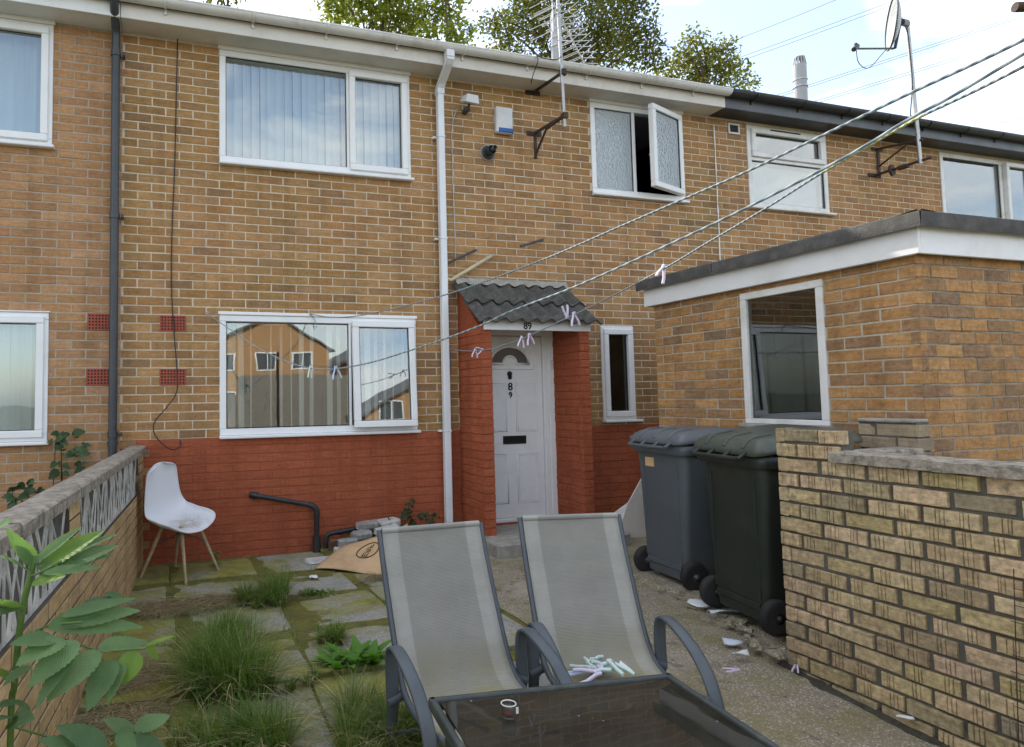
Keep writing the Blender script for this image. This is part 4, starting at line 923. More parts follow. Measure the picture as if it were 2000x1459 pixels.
# floodlight
fl = thing('floodlight', 'white security floodlight under the eaves beside the white downpipe', 'floodlight', W(912, 205))
c = W(918, 193, -.14); X = Matrix.Translation(c) @ Euler((.30, 0, .12)).to_matrix().to_4x4()
m = MB(); m.add([X @ Vector(p) for p in ((-.075, -.06, -.04), (.075, -.06, -.04), (.075, .06, -.03), (-.075, .06, -.03), (-.06, -.045, .035), (.06, -.045, .035), (.05, .06, .025), (-.05, .06, .025))], [(0, 1, 5, 4), (1, 2, 6, 5), (2, 3, 7, 6), (3, 0, 4, 7), (4, 5, 6, 7), (3, 2, 1, 0)]); m.build('body', M_BOX, fl, w=True)
m = MB(); m.box(-.062, .062, -.048, .048, -.046, -.041, .001, 0, X); m.build('lens', plain('lamp_lens', (.55, .53, .47), .25, .05), fl, w=True)
m = MB(); m.box(c.x - .025, c.x + .025, -.10, -.0, c.z - .10, c.z - .055, .008); m.tube([(c.x, -.10, c.z - .08), (c.x, -.13, c.z - .02)], .012, 8); m.build('bracket', M_DARKM, fl, w=True)
# alarm box
al = thing('alarm_box', 'white burglar alarm box with blue foot under the eaves', 'alarm box', W(985, 265))
a, b = W(968, 207, -.05), W(1002, 262, -.05)
m = MB(); m.box(a.x, b.x, -.062, 0, b.z, a.z, .012); m.build('cover', M_BOX, al, w=True)
m = MB(); m.box(a.x + .02, b.x + .002, -.066, -.03, b.z + .006, b.z + .052, .006); m.build('strobe', M_BLUE, al, w=True)
# boiler flue
f_ = thing('boiler_flue', 'black round boiler flue poking out of the wall below the alarm box', 'flue', W(953, 300))
c = W(952, 299)
m = MB(); m.lathe([(.082, 0), (.082, -.012), (.055, -.014), (.055, -.01)], 22, (c.x, 0, c.z), 'y'); m.build('mortar_collar', M_CEMENT, f_, w=True)
m = MB(); m.lathe([(.072, -.013), (.068, -.022), (.045, -.024)], 22, (c.x, 0, c.z), 'y'); m.lathe([(.046, -.02), (.046, -.10), (.040, -.105), (.036, -.10), (.034, -.05), (.0, -.05)], 22, (c.x, 0, c.z), 'y'); m.build('tube', M_BLACKP, f_, w=True)
m = MB(); m.lathe([(.024, -.05), (.024, -.15), (.018, -.15), (.016, -.08)], 16, (c.x + .01, 0, c.z + .006), 'y'); m.build('terminal', M_DARKM, f_, w=True)
# vent grille by the party line
v_ = thing('vent_grille', 'small white vent with dark louvres on the neighbouring wall', 'vent', W(1432, 262))
a, b = W(1421, 240), W(1444, 264)
m = MB(); bars(m, a.x, b.x, b.z, a.z, .022, -.014, .0, .003); m.build('frame', M_WHITE_D, v_, w=True)
m = MB(); m.box(a.x + .02, b.x - .02, -.003, .0, b.z + .02, a.z - .02); m.build('backing', M_HOLE, v_, w=True)
for k in range(5):
    z = b.z + .03 + k * (a.z - b.z - .055) / 4; m = MB(); m.box(a.x + .022, b.x - .022, -.011, -.004, z, z + .006); m.build('louvre', M_DARKM, v_, w=True)

# ------------------------------------------------------------------ TV aerial on its wall brackets
ae = thing('tv_aerial', 'aluminium TV aerial on a pole held by two black brackets over the white gutter', 'aerial', (3.2, -.47, 3.9))
bx, by = 3.20, -.47
m = MB(); p0 = Vector((3.215, by, 3.93)); p1 = Vector((W(1088, 0, by).x, by, 5.55)); m.tube([p0, p1], .0165, 12); m.build('mast', M_STEEL, ae, w=True)
def bracket(z, strut):
    x = 3.215; xw = 3.16; m = MB()
    m.box(xw - .085, xw + .085, -.012, .0, z - .022, z + .022, .002)
    m.tube([(xw, -.01, z), (x, by - .01, z + .005)], 0, 4, flat=((0, 0, 1), .020, .004))
    m.box(x - .025, x + .025, by - .03, by + .03, z - .03, z + .03, .004)
    if strut:
        m.tube([(xw + .01, -.008, z - .005), (xw + .01, -.008, z - .26)], 0, 4, flat=((1, 0, 0), .018, .005)); m.tube([(xw + .01, -.012, z - .22), (xw + .02, -.20, z - .03), (x, by + .03, z)], 0, 4, flat=((0, 0, 1), .016, .006))
    m.build('bracket', M_RUST, ae, w=True)
bracket(4.04, True); bracket(4.47, False)
# boom points away from the mast to the side and up the street
bo0 = Vector((3.165, by, 5.09)); bd = Vector((.78, .52, -.36)).normalized(); el = Vector((.55, -.80, .10)).normalized(); upv = bd.cross(el)
m = MB(); m.tube([bo0 - bd * .12, bo0 + bd * .78], .009, 6); m.build('boom', M_ALU, ae, w=True)
m = MB()
m.tube([bo0 + Vector((0, 0, -.3)), bo0 + bd * .42], .006, 6); m.build('stay', M_ALU, ae, w=True)
for k in range(11):
    c = bo0 + bd * (-.06 + .078 * k); h = .20 - .005 * k
    m = MB()
    for sgn in (-1, 1):
        m.tube([c + upv * .012 * sgn - el * h, c + upv * .012 * sgn, c + upv * (.012 + .09) * sgn + el * h * .2 * 0 + el * h], .004, 5)
    m.build('element', M_ALU, ae, w=True)
for k in range(6):
    c = bo0 - bd * .1 + Vector((0, 0, -.28 + .11 * k)); m = MB(); m.tube([c - el * .24, c + el * .10], .004, 5); m.build('reflector_rod', M_ALU, ae, w=True)
m = MB(); m.tube([bo0 - bd * .1 + Vector((0, 0, -.30)), bo0 - bd * .1 + Vector((0, 0, .30))], .006, 6); m.build('reflector_bar', M_ALU, ae, w=True)
m = MB(); m.tube(spline([(3.19, by - .02, 4.62), (3.12, by - .03, 4.57), (2.98, by + .02, 4.60), (2.95, -.36, 4.70), (2.80, -.33, 4.70)], 6), .0045, 5); m.tube(spline([(2.95, -.36, 4.70), (3.0, -.38, 4.62), (2.99, -.30, 4.50), (3.0, -.24, 4.44)], 5), .0045, 5); m.build('coax_cable', M_CABLE, ae, w=True)

# ------------------------------------------------------------------ satellite dish of the neighbouring house
sdh = thing('satellite_dish', 'grey satellite dish on a tall pole bracketed to the brick wall under the black gutter', 'satellite dish', (8.0, -.45, 4.0))
dy = -.48
mt, mb = W(1772, 46, dy), W(1798, 320, dy)
m = MB(); m.tube([mb, mt], .021, 12); m.build('mast', M_STEEL, sdh, w=True)
for (pa, pb) in (((1712, 292), 150), ((1700, 344), 0)): pass
A1, A2 = W(1712, 292), W(1707, 343)
m = MB(); m.box(A1.x - .09, A1.x + .09, -.012, 0, A1.z - .02, A1.z + .02, .002); m.box(A2.x - .11, A2.x + .11, -.012, 0, A2.z - .022, A2.z + .022, .002); m.box(A1.x - .022, A1.x + .022, -.02, -.012, A2.z, A1.z, .002)
q1 = mt.lerp(mb, .84); q2 = mt.lerp(mb, .985)
m.tube([(A1.x, -.02, A1.z), q1 + Vector((0, -.05, .0))], .014, 6); m.tube([(A1.x, -.02, A2.z + .12), q1 + Vector((-.05, .1, -.01))], .011, 6); m.tube([(A2.x, -.02, A2.z), q2 + Vector((.03, -.10, .02))], .017, 6)
m.tube([Vector((A2.x, -.02, A2.z)).lerp(q2, .35), Vector((A2.x, -.02, A2.z)).lerp(q2, .40)], .07, 14); m.tube([Vector((A2.x, -.02, A2.z)).lerp(q2, .52), Vector((A2.x, -.02, A2.z)).lerp(q2, .74)], .030, 8)
m.build('wall_bracket', M_RUST, sdh, w=True)
dc = W(1741, 46, dy - .06); dn = Vector((-.70, .66, .10)).normalized(); dup = (Vector((0, 0, 1)) - dn * dn.z).normalized(); dsd = dn.cross(dup)
m = MB(); NR, NA = 6, 28
def dp(r, a): rr = r / NR; return dc + dup * (.30 * rr * math.sin(a)) + dsd * (.27 * rr * math.cos(a)) + dn * (.075 * rr * rr - .075)
m.add([dp(r, 2 * math.pi * k / NA) for r in range(NR + 1) for k in range(NA)], [(r * NA + k, r * NA + (k + 1) % NA, (r + 1) * NA + (k + 1) % NA, (r + 1) * NA + k) for r in range(NR) for k in range(NA)], 0, True)
do = m.build('reflector', M_DISH, sdh, w=True); solidify(do, .008)
m = MB(); m.tube([dp(NR, 2 * math.pi * k / NA) for k in range(NA)], .008, 6, closed=True); m.build('rim', M_DARKM, sdh, w=True)
lo = dp(NR, -math.pi / 2); lnb = W(1672, 95, dc.y - .12)
m = MB(); m.tube([dc - dn * .10, mt + Vector((0, 0, .0))], 0, 6, flat=((0, 0, 1), .035, .03)); m.tube([dc - dn * .09 + dup * .05, lo - dn * .05, lo - dn * .02], .016, 6); m.build('mount', M_DARKM, sdh, w=True)
m = MB(); m.tube([lo - dn * .03, lnb], .011, 6); m.build('feed_arm', M_DARKM, sdh, w=True)
m = MB(); dv = (lnb - lo).normalized(); m.tube([lnb - dv * .03 + Vector((0, 0, .03)), lnb + dv * .05 + Vector((0, 0, -.01))], .026, 10); m.tube([lnb + Vector((0, 0, .06)), lnb], .018, 8); m.build('receiver', M_DARKM, sdh, w=True)
m = MB(); m.tube(spline([lnb, lnb + Vector((.03, 0, -.16)), lnb.lerp(lo, .35) + Vector((0, 0, -.22)), lnb.lerp(lo, .9)], 6), .0045, 5); m.tube(spline([dc - dn * .1, mt + Vector((-.04, -.02, -.12)), mt.lerp(mb, .25) + Vector((-.03, -.02, 0)), mt.lerp(mb, .45) + Vector((-.03, -.01, 0)), mt.lerp(mb, .62) + Vector((-.05, .02, 0)), mt.lerp(mb, .68) + Vector((0, .06, 0))], 6), .006, 5); m.build('cable', M_CABLE, sdh, w=True)
# flue terminals above the roofs
def flue(label, px, y0, y1, d, r):
    a, b = D(px, y1, d), D(px - 2, y0, d); f_ = thing('roof_flue', label, 'flue', a); a = Vector((a.x, a.y, a.z - .5))
    M_FL = M_BOXG
    H = (b - a).length; ax = (b - a).normalized()
    m = MB(); m.tube([a, a + ax * (H * .62)], r, 18); m.tube([a + ax * (H * .62), a + ax * (H * .90)], r * 1.0, 18); m.build('pipe', M_FL, f_, w=True)
    m = MB(); m.tube([a + ax * (H * .61), a + ax * (H * .63)], r * 1.12, 18); m.tube([a + ax * (H * .70), a + ax * (H * .715)], r * 1.08, 18); m.build('band', M_STEEL, f_, w=True)
    m = MB()
    for k in range(12):
        t = 2 * math.pi * k / 12; m.tube([a + ax * (H * .89) + Vector((math.cos(t), math.sin(t), 0)) * r * .95, a + ax * H + Vector((math.cos(t), math.sin(t), 0)) * r * .7], .008, 4)
    m.tube([a + ax * (H * .985), a + ax * H], r * .8, 18); m.build('cage', M_BOXG, f_, w=True)
M_BOXG = plain('flue_grey', (0.36, 0.37, 0.385), 0.5, 0.06, dirt=(0.32, 0.31, 0.29), dirt_amt=0.3, kind='Position')
flue('grey flue terminal rising from the roof behind the TV aerial', 1087, 22, 125, 8.0, .062)
flue('grey flue terminal with caged top above the black gutter', 1563, 112, 195, 9.0, .082)

# ------------------------------------------------------------------ white shell chair
M_SHELL = None
def shellmat():
    t = NT('chair_shell'); co = t.coord('Object'); n = t.noise(co, 9, 5, .7, .6); sep = t.add('ShaderNodeSeparateXYZ'); t.set(sep, 0, co)
    dist = t.add('ShaderNodeVectorMath', _operation='DISTANCE'); t.set(dist, 0, co); dist.inputs[1].default_value = (.10, .0, .40)
    patch = t.ramp((dist, 'Value'), [(.06, 1.0), (.19, 0.0)]); f = t.mix(1.0, patch, t.ramp(n, [(.42, 0.0), (.62, .8)]), 'MULTIPLY')
    c = t.mix(f, (.74, .755, .77), (.30, .27, .19)); return t.out(t.pbr(c, .35, 0, None, .5))
M_SHELL = shellmat(); M_WOOD = plain('beech_weathered', (0.42, 0.31, 0.19), 0.7, 0.25, 30, 0.2, 60, dirt=(0.22, 0.17, 0.11), dirt_amt=.5)
ch = thing('plastic_chair', 'white moulded plastic chair with dirty seat and splayed wooden legs', 'chair', (-.345, -.41, 0), math.radians(-40))
prof = spline([(-.235, 0, .835), (-.222, 0, .75), (-.197, 0, .63), (-.165, 0, .52), (-.115, 0, .445), (-.02, 0, .415), (.10, 0, .418), (.19, 0, .428), (.245, 0, .412)], 5)
NPf = len(prof) - 1
def shellp(a, b):
    p = prof[min(NPf, int(round(b * NPf)))]; s = b; hw = .148 + .070 * min(1, s / .45) if s < .45 else .218 - .0 * s
    if s > .78: hw *= math.sqrt(max(0.0, 1 - ((s - .78) / .225) ** 2.4))
    if s < .10: hw *= math.sqrt(max(0.04, 1 - ((.10 - s) / .107) ** 2))
    t = 2 * a - 1; y = hw * math.sin(t * math.pi / 2) if abs(t) < 2 else 0; e = abs(t) ** 2.6
    back = max(0, 1 - s / .5); seat = min(1, max(0, (s - .3) / .3)) * max(0, 1 - max(0, s - .75) * 3.2)
    return (p.x + e * .055 * back, y, p.z + e * .062 * seat)
m = MB(); m.grid(shellp, 20, NPf); m.v = [tuple(Vector((0, 0, .40)) + Euler((.16, .20, 0)).to_matrix() @ (Vector(p) - Vector((0, 0, .40)))) for p in m.v]; so = m.build('shell', M_SHELL, ch); solidify(so, .007, 0); subsurf(so, 1)
for sx, sy in ((1, 1), (1, -1), (-1, 1), (-1, -1)):
    m = MB(); m.tube([(.02 + sx * .085, sy * .095, .40), (.02 + sx * .215, sy * .20, 0)], [.0165, .0105], 10); m.build('leg', M_WOOD, ch)
m = MB()
for a, b in (((1, 1), (-1, -1)), ((1, -1), (-1, 1))):
    m.tube([(.02 + a[0] * .135, a[1] * .135, .245), (.02 + b[0] * .095, b[1] * .10, .39)], .0042, 6); m.tube([(.02 + b[0] * .135, b[1] * .135, .245), (.02 + a[0] * .095, a[1] * .10, .39)], .0042, 6)
m.build('wire_brace', M_DARKM, ch)

# ------------------------------------------------------------------ two reclining sling chairs
def slingmat():
    t = NT('sling_fabric'); co = t.coord('Object'); sep = t.add('ShaderNodeSeparateXYZ'); t.set(sep, 0, co)
    ax = t.math('ABSOLUTE', (sep, 'X')); band = t.ramp(ax, [(.158, 0.0), (.164, 1.0)], 'LINEAR')
    c = t.mix(band, (.275, .262, .230), (.37, .355, .315)); n = t.noise(co, 5, 5, .65); c = t.mix(1.0, c, t.ramp(n, [(.3, .86), (.7, 1.08)]), 'MULTIPLY')
    low = t.ramp((sep, 'Z'), [(.16, 1.0), (.36, 0.0)]); g = t.mix(1.0, low, t.ramp(t.noise(co, 7, 5, .6), [(.36, .15), (.62, .85)]), 'MULTIPLY'); c = t.mix(g, c, (.27, .245, .105))
    creak = t.ramp(t.noise(t.coord('Object', (1.5, 14, 14)), 1, 4, .5), [(.45, 0.0), (.75, .3)]); c = t.mix(creak, c, (.20, .195, .175))
    w1 = t.add('ShaderNodeTexWave', _bands_direction='X'); t.set(w1, 0, t.coord('Object')); w1.inputs['Scale'].default_value = 150
    w2 = t.add('ShaderNodeTexWave', _bands_direction='Z'); t.set(w2, 0, t.coord('Object')); w2.inputs['Scale'].default_value = 62
    return t.out(t.pbr(c, .85, 0, t.bump(t.mix(.7, w1, w2), .45, .004), .25))
M_SLING = slingmat(); M_FRAME = plain('frame_slate', (0.068, 0.080, 0.090), 0.42, 0.18, 6, dirt=(0.15, 0.155, 0.15), dirt_amt=0.35, dscale=5)
LP = spline([(0, .345, .775), (0, .29, .63), (0, .215, .465), (0, .145, .325), (0, .085, .235), (0, .015, .190), (0, -.10, .172), (0, -.22, .182), (0, -.31, .203), (0, -.35, .212)], 6)
def make_sling(label, loc, rz):
    c = thing('sling_chair', label, 'garden chair', loc, rz); n = len(LP) - 1; zg = 0
    m = MB(); m.grid(lambda a, b: (-.232 + .464 * a, LP[int(round(b * n))].y + .012 * (1 - (2 * a - 1) ** 2) * math.sin(math.pi * b), LP[int(round(b * n))].z - .012 * math.sin(math.pi * a) * (1 if 0 < b < 1 else .3)), 16, n)
    so = m.build('sling', M_SLING, c); solidify(so, .004, 0)
    m = MB(); m.tube([(x, LP[0].y, LP[0].z - .006) for x in (-.232, -.1, 0, .1, .232)], .013, 10); m.build('head_bar', M_SLING, c)
    m = MB(); m.tube([(x, LP[-1].y, LP[-1].z - .006) for x in (-.232, 0, .232)], .013, 10); m.build('front_bar', M_SLING, c)
    for s in (-1, 1):
        m = MB(); m.tube([p + Vector((s * .243, .006, -.004)) for p in LP], .0115, 8); m.build('side_rail', M_FRAME, c)
        ar = spline([(s * .284, .075, .155), (s * .285, .083, .27), (s * .286, .078, .35), (s * .286, .045, .384), (s * .286, -.01, .385), (s * .286, -.10, .362), (s * .286, -.20, .318), (s * .286, -.28, .25), (s * .285, -.325, .16), (s * .284, -.335, .05), (s * .284, -.335, -.075)], 6)
        m = MB(); m.tube(ar, 0, 8, flat=((1, 0, 0), .026, .0080)); m.build('arm', M_FRAME, c)
        m = MB(); m.tube([(s * .235, .08, .19), (s * .30, .08, .165)], .020, 12); m.build('pivot', M_FRAME, c)
        m = MB(); m.tube([(s * .284, .078, .175), (s * .284, .10, .06), (s * .284, .115, -.072)], 0, 8, flat=((1, 0, 0), .022, .012)); m.build('rear_leg', M_FRAME, c)
    m = MB(); m.tube([(-.278, .105, .03), (.278, .105, .03)], .010, 8); m.build('cross_bar', M_FRAME, c)
    m = MB(); m.tube([(-.235, -.16, .155), (.235, -.16, .155)], .010, 8); m.build('seat_bar', M_FRAME, c)
    return c
make_sling('grey sling garden chair standing in the grass tufts with an empty seat', (.695, -3.425, 0), 0.0)
make_sling('grey sling garden chair with a heap of pegs on its seat', (1.325, -3.435, 0), math.radians(-12))

# ------------------------------------------------------------------ dark glass table with a jar
tb = thing('glass_table', 'dark glass topped garden table in front of the two sling chairs', 'table', (.6, -4.55, -.12))
TU = Vector((.9925, -.122, 0)); TV = Vector((-.122, -.9925, 0)); T0 = G(845, 1367, .50); TW, TL = .732, .98
def tp(u, v, z=0.0): return T0 + TU * u + TV * v + Vector((0, 0, z))
def smoke():
    t = NT('smoked_glass'); co = t.coord('Position'); b = t.bump(t.noise(co, 3, 2), .004, .3)
    g = t.add('ShaderNodeBsdfGlossy'); g.inputs['Roughness'].default_value = .015; t.set(g, 'Normal', b)
    tr = t.add('ShaderNodeBsdfTransparent'); tr.inputs[0].default_value = (.26, .27, .25, 1); fr = t.schlick(.045)
    m = t.add('ShaderNodeMixShader'); t.set(m, 0, fr); t.set(m, 1, tr); t.set(m, 2, g)
    d = t.add('ShaderNodeBsdfDiffuse'); d.inputs[0].default_value = (.10, .095, .075, 1); dn = t.ramp(t.noise(co, 5, 5, .7), [(.3, .10), (.8, .38)])
    sp = t.ramp(t.noise(co, 75, 3, .5), [(.755, 0.0), (.775, .8)]); dd = t.add('ShaderNodeBsdfDiffuse'); dd.inputs[0].default_value = (.55, .54, .50, 1)
    m2 = t.add('ShaderNodeMixShader'); t.set(m2, 0, dn); t.set(m2, 1, m); t.set(m2, 2, d); m3 = t.add('ShaderNodeMixShader'); t.set(m3, 0, sp); t.set(m3, 1, m2); t.set(m3, 2, dd); return t.out(m3)
m = MB(); m.add([tp(u, v, z) for z in (-.006, -.001) for (u, v) in ((.018, .018), (TW - .018, .018), (TW - .018, TL - .018), (.018, TL - .018))], [(0, 1, 2, 3), (7, 6, 5, 4), (0, 4, 5, 1), (1, 5, 6, 2), (2, 6, 7, 3), (3, 7, 4, 0)]); m.build('glass_top', smoke(), tb, w=True)
M_TFR = plain('table_frame', (0.035, 0.042, 0.040), 0.45, 0.2, 6, dirt=(0.16, 0.16, 0.14), dirt_amt=.45, dscale=9, kind='Position')
for a, b in (((0, 0), (TW, 0)), ((TW, 0), (TW, TL)), ((TW, TL), (0, TL)), ((0, TL), (0, 0))):
    p, q = tp(*a, -.012), tp(*b, -.012); d = (q - p).normalized(); m = MB(); sdv = Vector((-d.y, d.x, 0))
    m.tube([p - d * .008, q + d * .008], 0, 12, flat=((0, 0, 1), .017, .0105)); m.build('rim', M_TFR, tb, w=True)
for u, v in ((.04, .04), (TW - .04, .04), (.04, TL - .04), (TW - .04, TL - .04)):
    a = tp(u, v, -.02); b = Vector((a.x + (.03 if u > .3 else -.03), a.y, gz(0, a.y) - .005)); m = MB(); m.tube([a, a.lerp(b, .5), b], .014, 10); m.build('leg', M_TFR, tb, w=True)
jc = G(994, 1402, .50); jar = thing('glass_jar', 'small glass jar with red candle stub and white tag on the dark table', 'jar', jc)
m = MB(); m.lathe([(.0, .002), (.017, .002), (.0195, .008), (.0195, .036), (.0185, .038), (.0178, .036), (.0178, .010), (0, .009)], 22); jm = MB()
m.build('jar_wall', glassmat('jar_glass', .06, (.80, .82, .80), 0), jar)
m = MB(); m.tube([(.0193 * math.cos(t), .0193 * math.sin(t), .037) for t in [2 * math.pi * k / 22 for k in range(22)]], .0016, 6, closed=True); m.build('rim', M_WHITE_D, jar)
m = MB(); m.lathe([(0, .014), (.0165, .014), (.0165, .010)], 18); m.build('candle', plain('red_wax', (.14, .03, .025), .5, .1), jar)
m = MB(); m.box(.010, .017, -.022, -.020, .018, .034); m.build('tag', M_WHITE_D, jar)

# ------------------------------------------------------------------ wheeled bins
def rr(x0, x1, hw, r, z, n=5):
    out = []
    for (cx, cy, a0) in ((x1 - r, hw - r, 0), (x0 + r, hw - r, 90), (x0 + r, -hw + r, 180), (x1 - r, -hw + r, 270)):
        for k in range(n + 1): a = math.radians(a0 + 90 * k / n); out.append(Vector((cx + r * math.cos(a), cy + r * math.sin(a), z)))
    return out
def loft(m, rings, mi=0, smooth=True, cap=True):
    n = len(rings[0]); vs = [p for r in rings for p in r]
    m.add(vs, [(i * n + k, i * n + (k + 1) % n, (i + 1) * n + (k + 1) % n, (i + 1) * n + k) for i in range(len(rings) - 1) for k in range(n)], mi, smooth)
    if cap: m.add(rings[0], [tuple(range(n))[::-1]], mi)
def make_bin(label, loc, rz, mat, lidmat, ajar, tilt=0.0):
    b = thing('wheelie_bin', label, 'bin', loc, rz, 'wheeled refuse bins beside the shed')
    m = MB(); loft(m, [rr(.045, .56, .205, .045, .05), rr(.04, .575, .212, .05, .10), rr(.035, .585, .225, .05, .24), rr(.03, .60, .262, .05, .80), rr(.025, .605, .268, .05, .915)]); m.build('body', mat, b)
    for y in (-.185, .185):
        m = MB(); m.tube([(.0385, y, .16), (.0275, y, .84)], .006, 6); m.build('moulded_rib', mat, b)
    m = MB(); m.box(.030, .036, -.18, .18, .115, .150, .003); m.build('foot_ledge', mat, b)
    m = MB(); loft(m, [rr(-.0, .625, .290, .05, .905), rr(-.005, .632, .296, .05, .93), rr(-.005, .632, .296, .05, .965), rr(.015, .615, .278, .05, .972), rr(.03, .60, .262, .05, .93)], cap=False); m.build('rim', mat, b)
    m = MB(); n = 26; L = .70
    def lid(a, q):
        x = -.035 + L * a; y = -.305 + .61 * q; e = min(q, 1 - q, a * 1.1, (1 - a) * 1.1); t = min(1, e / .16); h = .075 * (1 - (1 - t) ** 2.2) + .018 * math.sin(math.pi * a)
        rc = .07; cxn = max(0, abs(y) - (.305 - rc)); ex = max(0, x - (-.035 + L - rc), (-.035 + rc) - x)
        k = math.hypot(cxn, ex) / rc if cxn > 0 and ex > 0 else 0
        if k > 1: y = math.copysign(.305 - rc + cxn / k, y); x = x - math.copysign(ex - ex / k, x - .3)
        return Vector((x, y, h + .004))
    def lx(p): return Vector((-.03, 0, .972)) + Euler((tilt, -ajar, 0)).to_matrix() @ (p - Vector((-.035, 0, 0)))
    m.grid(lambda a, q: lx(lid(a, q)), n, n); m.add([lx(Vector((-.035 + L * a, -.305 + .61 * q, -.03))) for a, q in ((.06, .04), (.94, .04), (.94, .96), (.06, .96))], [(0, 1, 2, 3)])
    lo_ = m.build('lid', lidmat, b); solidify(lo_, .006)
    for y in (-.16, .0, .16):                  # ribs stamped across the lid
        m = MB(); m.tube([lx(lid(a, (y + .305) / .61) + Vector((0, 0, .004))) for a in (.03, .08, .14, .22, .30)], .009, 6); m.build('lid_rib', lidmat, lo_)
    m = MB(); m.tube([(-.075, -.20, .955), (-.075, .20, .955)], .0135, 10)
    for y in (-.20, -.07, .07, .20): m.tube([(-.075, y, .955), (-.03, y, .985), (.02, y, .955)], .011, 8)
    m.build('handle', mat, b)
    m = MB(); m.tube([(.075, -.27, .095), (.075, .27, .095)], .011, 8); m.build('axle', M_STEEL, b)
    for s in (-1, 1):
        w_ = MB(); w_.lathe([(.030, -.026), (.072, -.026), (.092, -.024), (.098, -.014), (.098, .014), (.092, .024), (.072, .026), (.030, .026)], 26, (.072, s * .255, .098), 'y'); wo_ = w_.build('wheel', M_TYRE, b)
        w_ = MB(); w_.lathe([(0, -.022), (.068, -.016), (.070, .0), (.068, .016), (0, .022)], 18, (.072, s * .255, .098), 'y'); w_.lathe([(0, -.036), (.014, -.034), (.018, -.02)], 10, (.072, s * .255, .098), 'y'); w_.build('hub', mat, wo_)
    return b
M_TYRE = plain('tyre_rubber', (0.018, 0.018, 0.018), 0.8, 0.3, 20, dirt=(.06, .055, .045), dirt_amt=.5)
M_BIN1 = plain('bin_slate_blue', (0.082, 0.095, 0.104), 0.48, 0.12, 3, 0.15, 200, dirt=(.105, .105, .095), dirt_amt=.4, dscale=4)
M_BIN2 = plain('bin_dark_green', (0.019, 0.025, 0.019), 0.48, 0.15, 3, 0.15, 200, dirt=(.055, .055, .042), dirt_amt=.45, dscale=4)
M_LID1 = plain('lid_grey', (0.115, 0.122, 0.132), 0.42, 0.12, 3, dirt=(.15, .15, .14), dirt_amt=.4, dscale=4)
M_LID2 = plain('lid_olive', (0.065, 0.074, 0.058), 0.42, 0.15, 3, dirt=(.12, .125, .10), dirt_amt=.5, dscale=4)
b1 = make_bin('slate blue wheelie bin with orange sticker in front of the shed', (2.885, -1.935, .022), -.068, M_BIN1, M_LID1, .03)
b2 = make_bin('dark green wheelie bin with its lid ajar behind the garden wall end', (2.70, -2.745, .022), -.153, M_BIN2, M_LID2, .10, .02)
m = MB(); m.box(.0245, .031, .06, .155, .80, .865); m.build('sticker', plain('sticker', (.62, .42, .20), .6, .1), b1)

# ------------------------------------------------------------------ broken board, cardboard, rubble, litter
M_BOARD = plain('plasterboard', (.68, .65, .61), .8, .05, 6, dirt=(.42, .38, .33), dirt_amt=.35)
def sheet(name, label, cat, pts, th, mat, nrm):
    m = MB(); n = len(pts); P = [Vector(p) for p in pts]; N = Vector(nrm).normalized() * th
    m.add(P + [p + N for p in P], [tuple(range(n))[::-1], tuple(range(n, 2 * n))] + [(k, (k + 1) % n, (k + 1) % n + n, k + n) for k in range(n)])
    return tag(m.build(name, mat), label, cat)
sheet('broken_board', 'large broken piece of white plasterboard leaning behind the slate blue bin', 'board', [W(1203, 1052, -.62), W(1226, 985, -.62), W(1256, 930, -.62), (3.95, -.62, .62), (3.98, -.62, -.0)], .012, M_BOARD, (0, 1, 0))
sheet('broken_board', 'small triangular piece of plasterboard against the red wall near the porch', 'board', [W(1186, 1012, -.55), W(1226, 983, -.60), W(1205, 1046, -.61)], .012, M_BOARD, (0, 1, 0))
M_CARD = plain('cardboard', (.56, .38, .21), .85, .10, 5, .25, 40, dirt=(.36, .20, .11), dirt_amt=.5, dscale=6, kind='Position')
M_INK = plain('print_ink', (.10, .055, .025), .85, .1)
cb = thing('cardboard_sheet', 'flattened cardboard box with dark printed letters on the ground beside the sling chair', 'cardboard', (1.0, -.7, .05))
CA, CB_, CC = G(614, 1110, .012), G(770, 1124, .02), Vector((1.52, -.50, .27)); CD = Vector((1.30, -.36, .19))
def card(a, b, lift=0.0):
    p = CA.lerp(CB_, a); q = Vector((.985, -.36, .095)).lerp(CC, a) ; r = p.lerp(q, b); r.z += .012 * math.sin(a * 5 + b * 2) + .010 * nzf(a * 2, b * 2, 1.3) + lift; return r
m = MB(); m.grid(lambda a, b: card(a, b), 22, 14); co_ = m.build('card', M_CARD, cb, w=True); solidify(co_, .006, -1)
def print_on(pts_list, name):
    m = MB()
    for quad in pts_list: m.add([card(*p, .0035) for p in quad], [tuple(range(len(quad)))])
    return m.build(name, M_INK, cb, w=True)
oc, ow, oh = (.52, .58), .14, .235
m = MB(); m.tube([card(oc[0] + ow * math.cos(t), oc[1] + oh * math.sin(t), .004) for t in [2 * math.pi * k / 36 for k in range(36)]], .0045, 5, closed=True); m.build('printed_oval', M_INK, cb, w=True)
def strokes(cx, cy, segs, s):      # letters lie sideways, their tops towards the house
    out = []
    for (x0, y0, x1, y1) in segs: out.append([(cx + s * x0 * .7, cy + s * y0), (cx + s * x1 * .7, cy + s * y0), (cx + s * x1 * .7, cy + s * y1), (cx + s * x0 * .7, cy + s * y1)])
    return out
E_ = [(-.5, -.5, .5, -.34), (-.5, -.5, -.30, .5), (-.1, -.5, .1, .35), (.30, -.5, .5, .5)]
R_ = [(-.5, -.5, .5, -.30), (.30, -.5, .5, .35), (-.05, -.5, .12, .35), (-.05, .22, .5, .40), (-.5, .25, -.05, .45)]
F_ = [(-.5, -.5, .5, -.32), (.30, -.5, .5, .5), (-.05, -.5, .12, .3)]
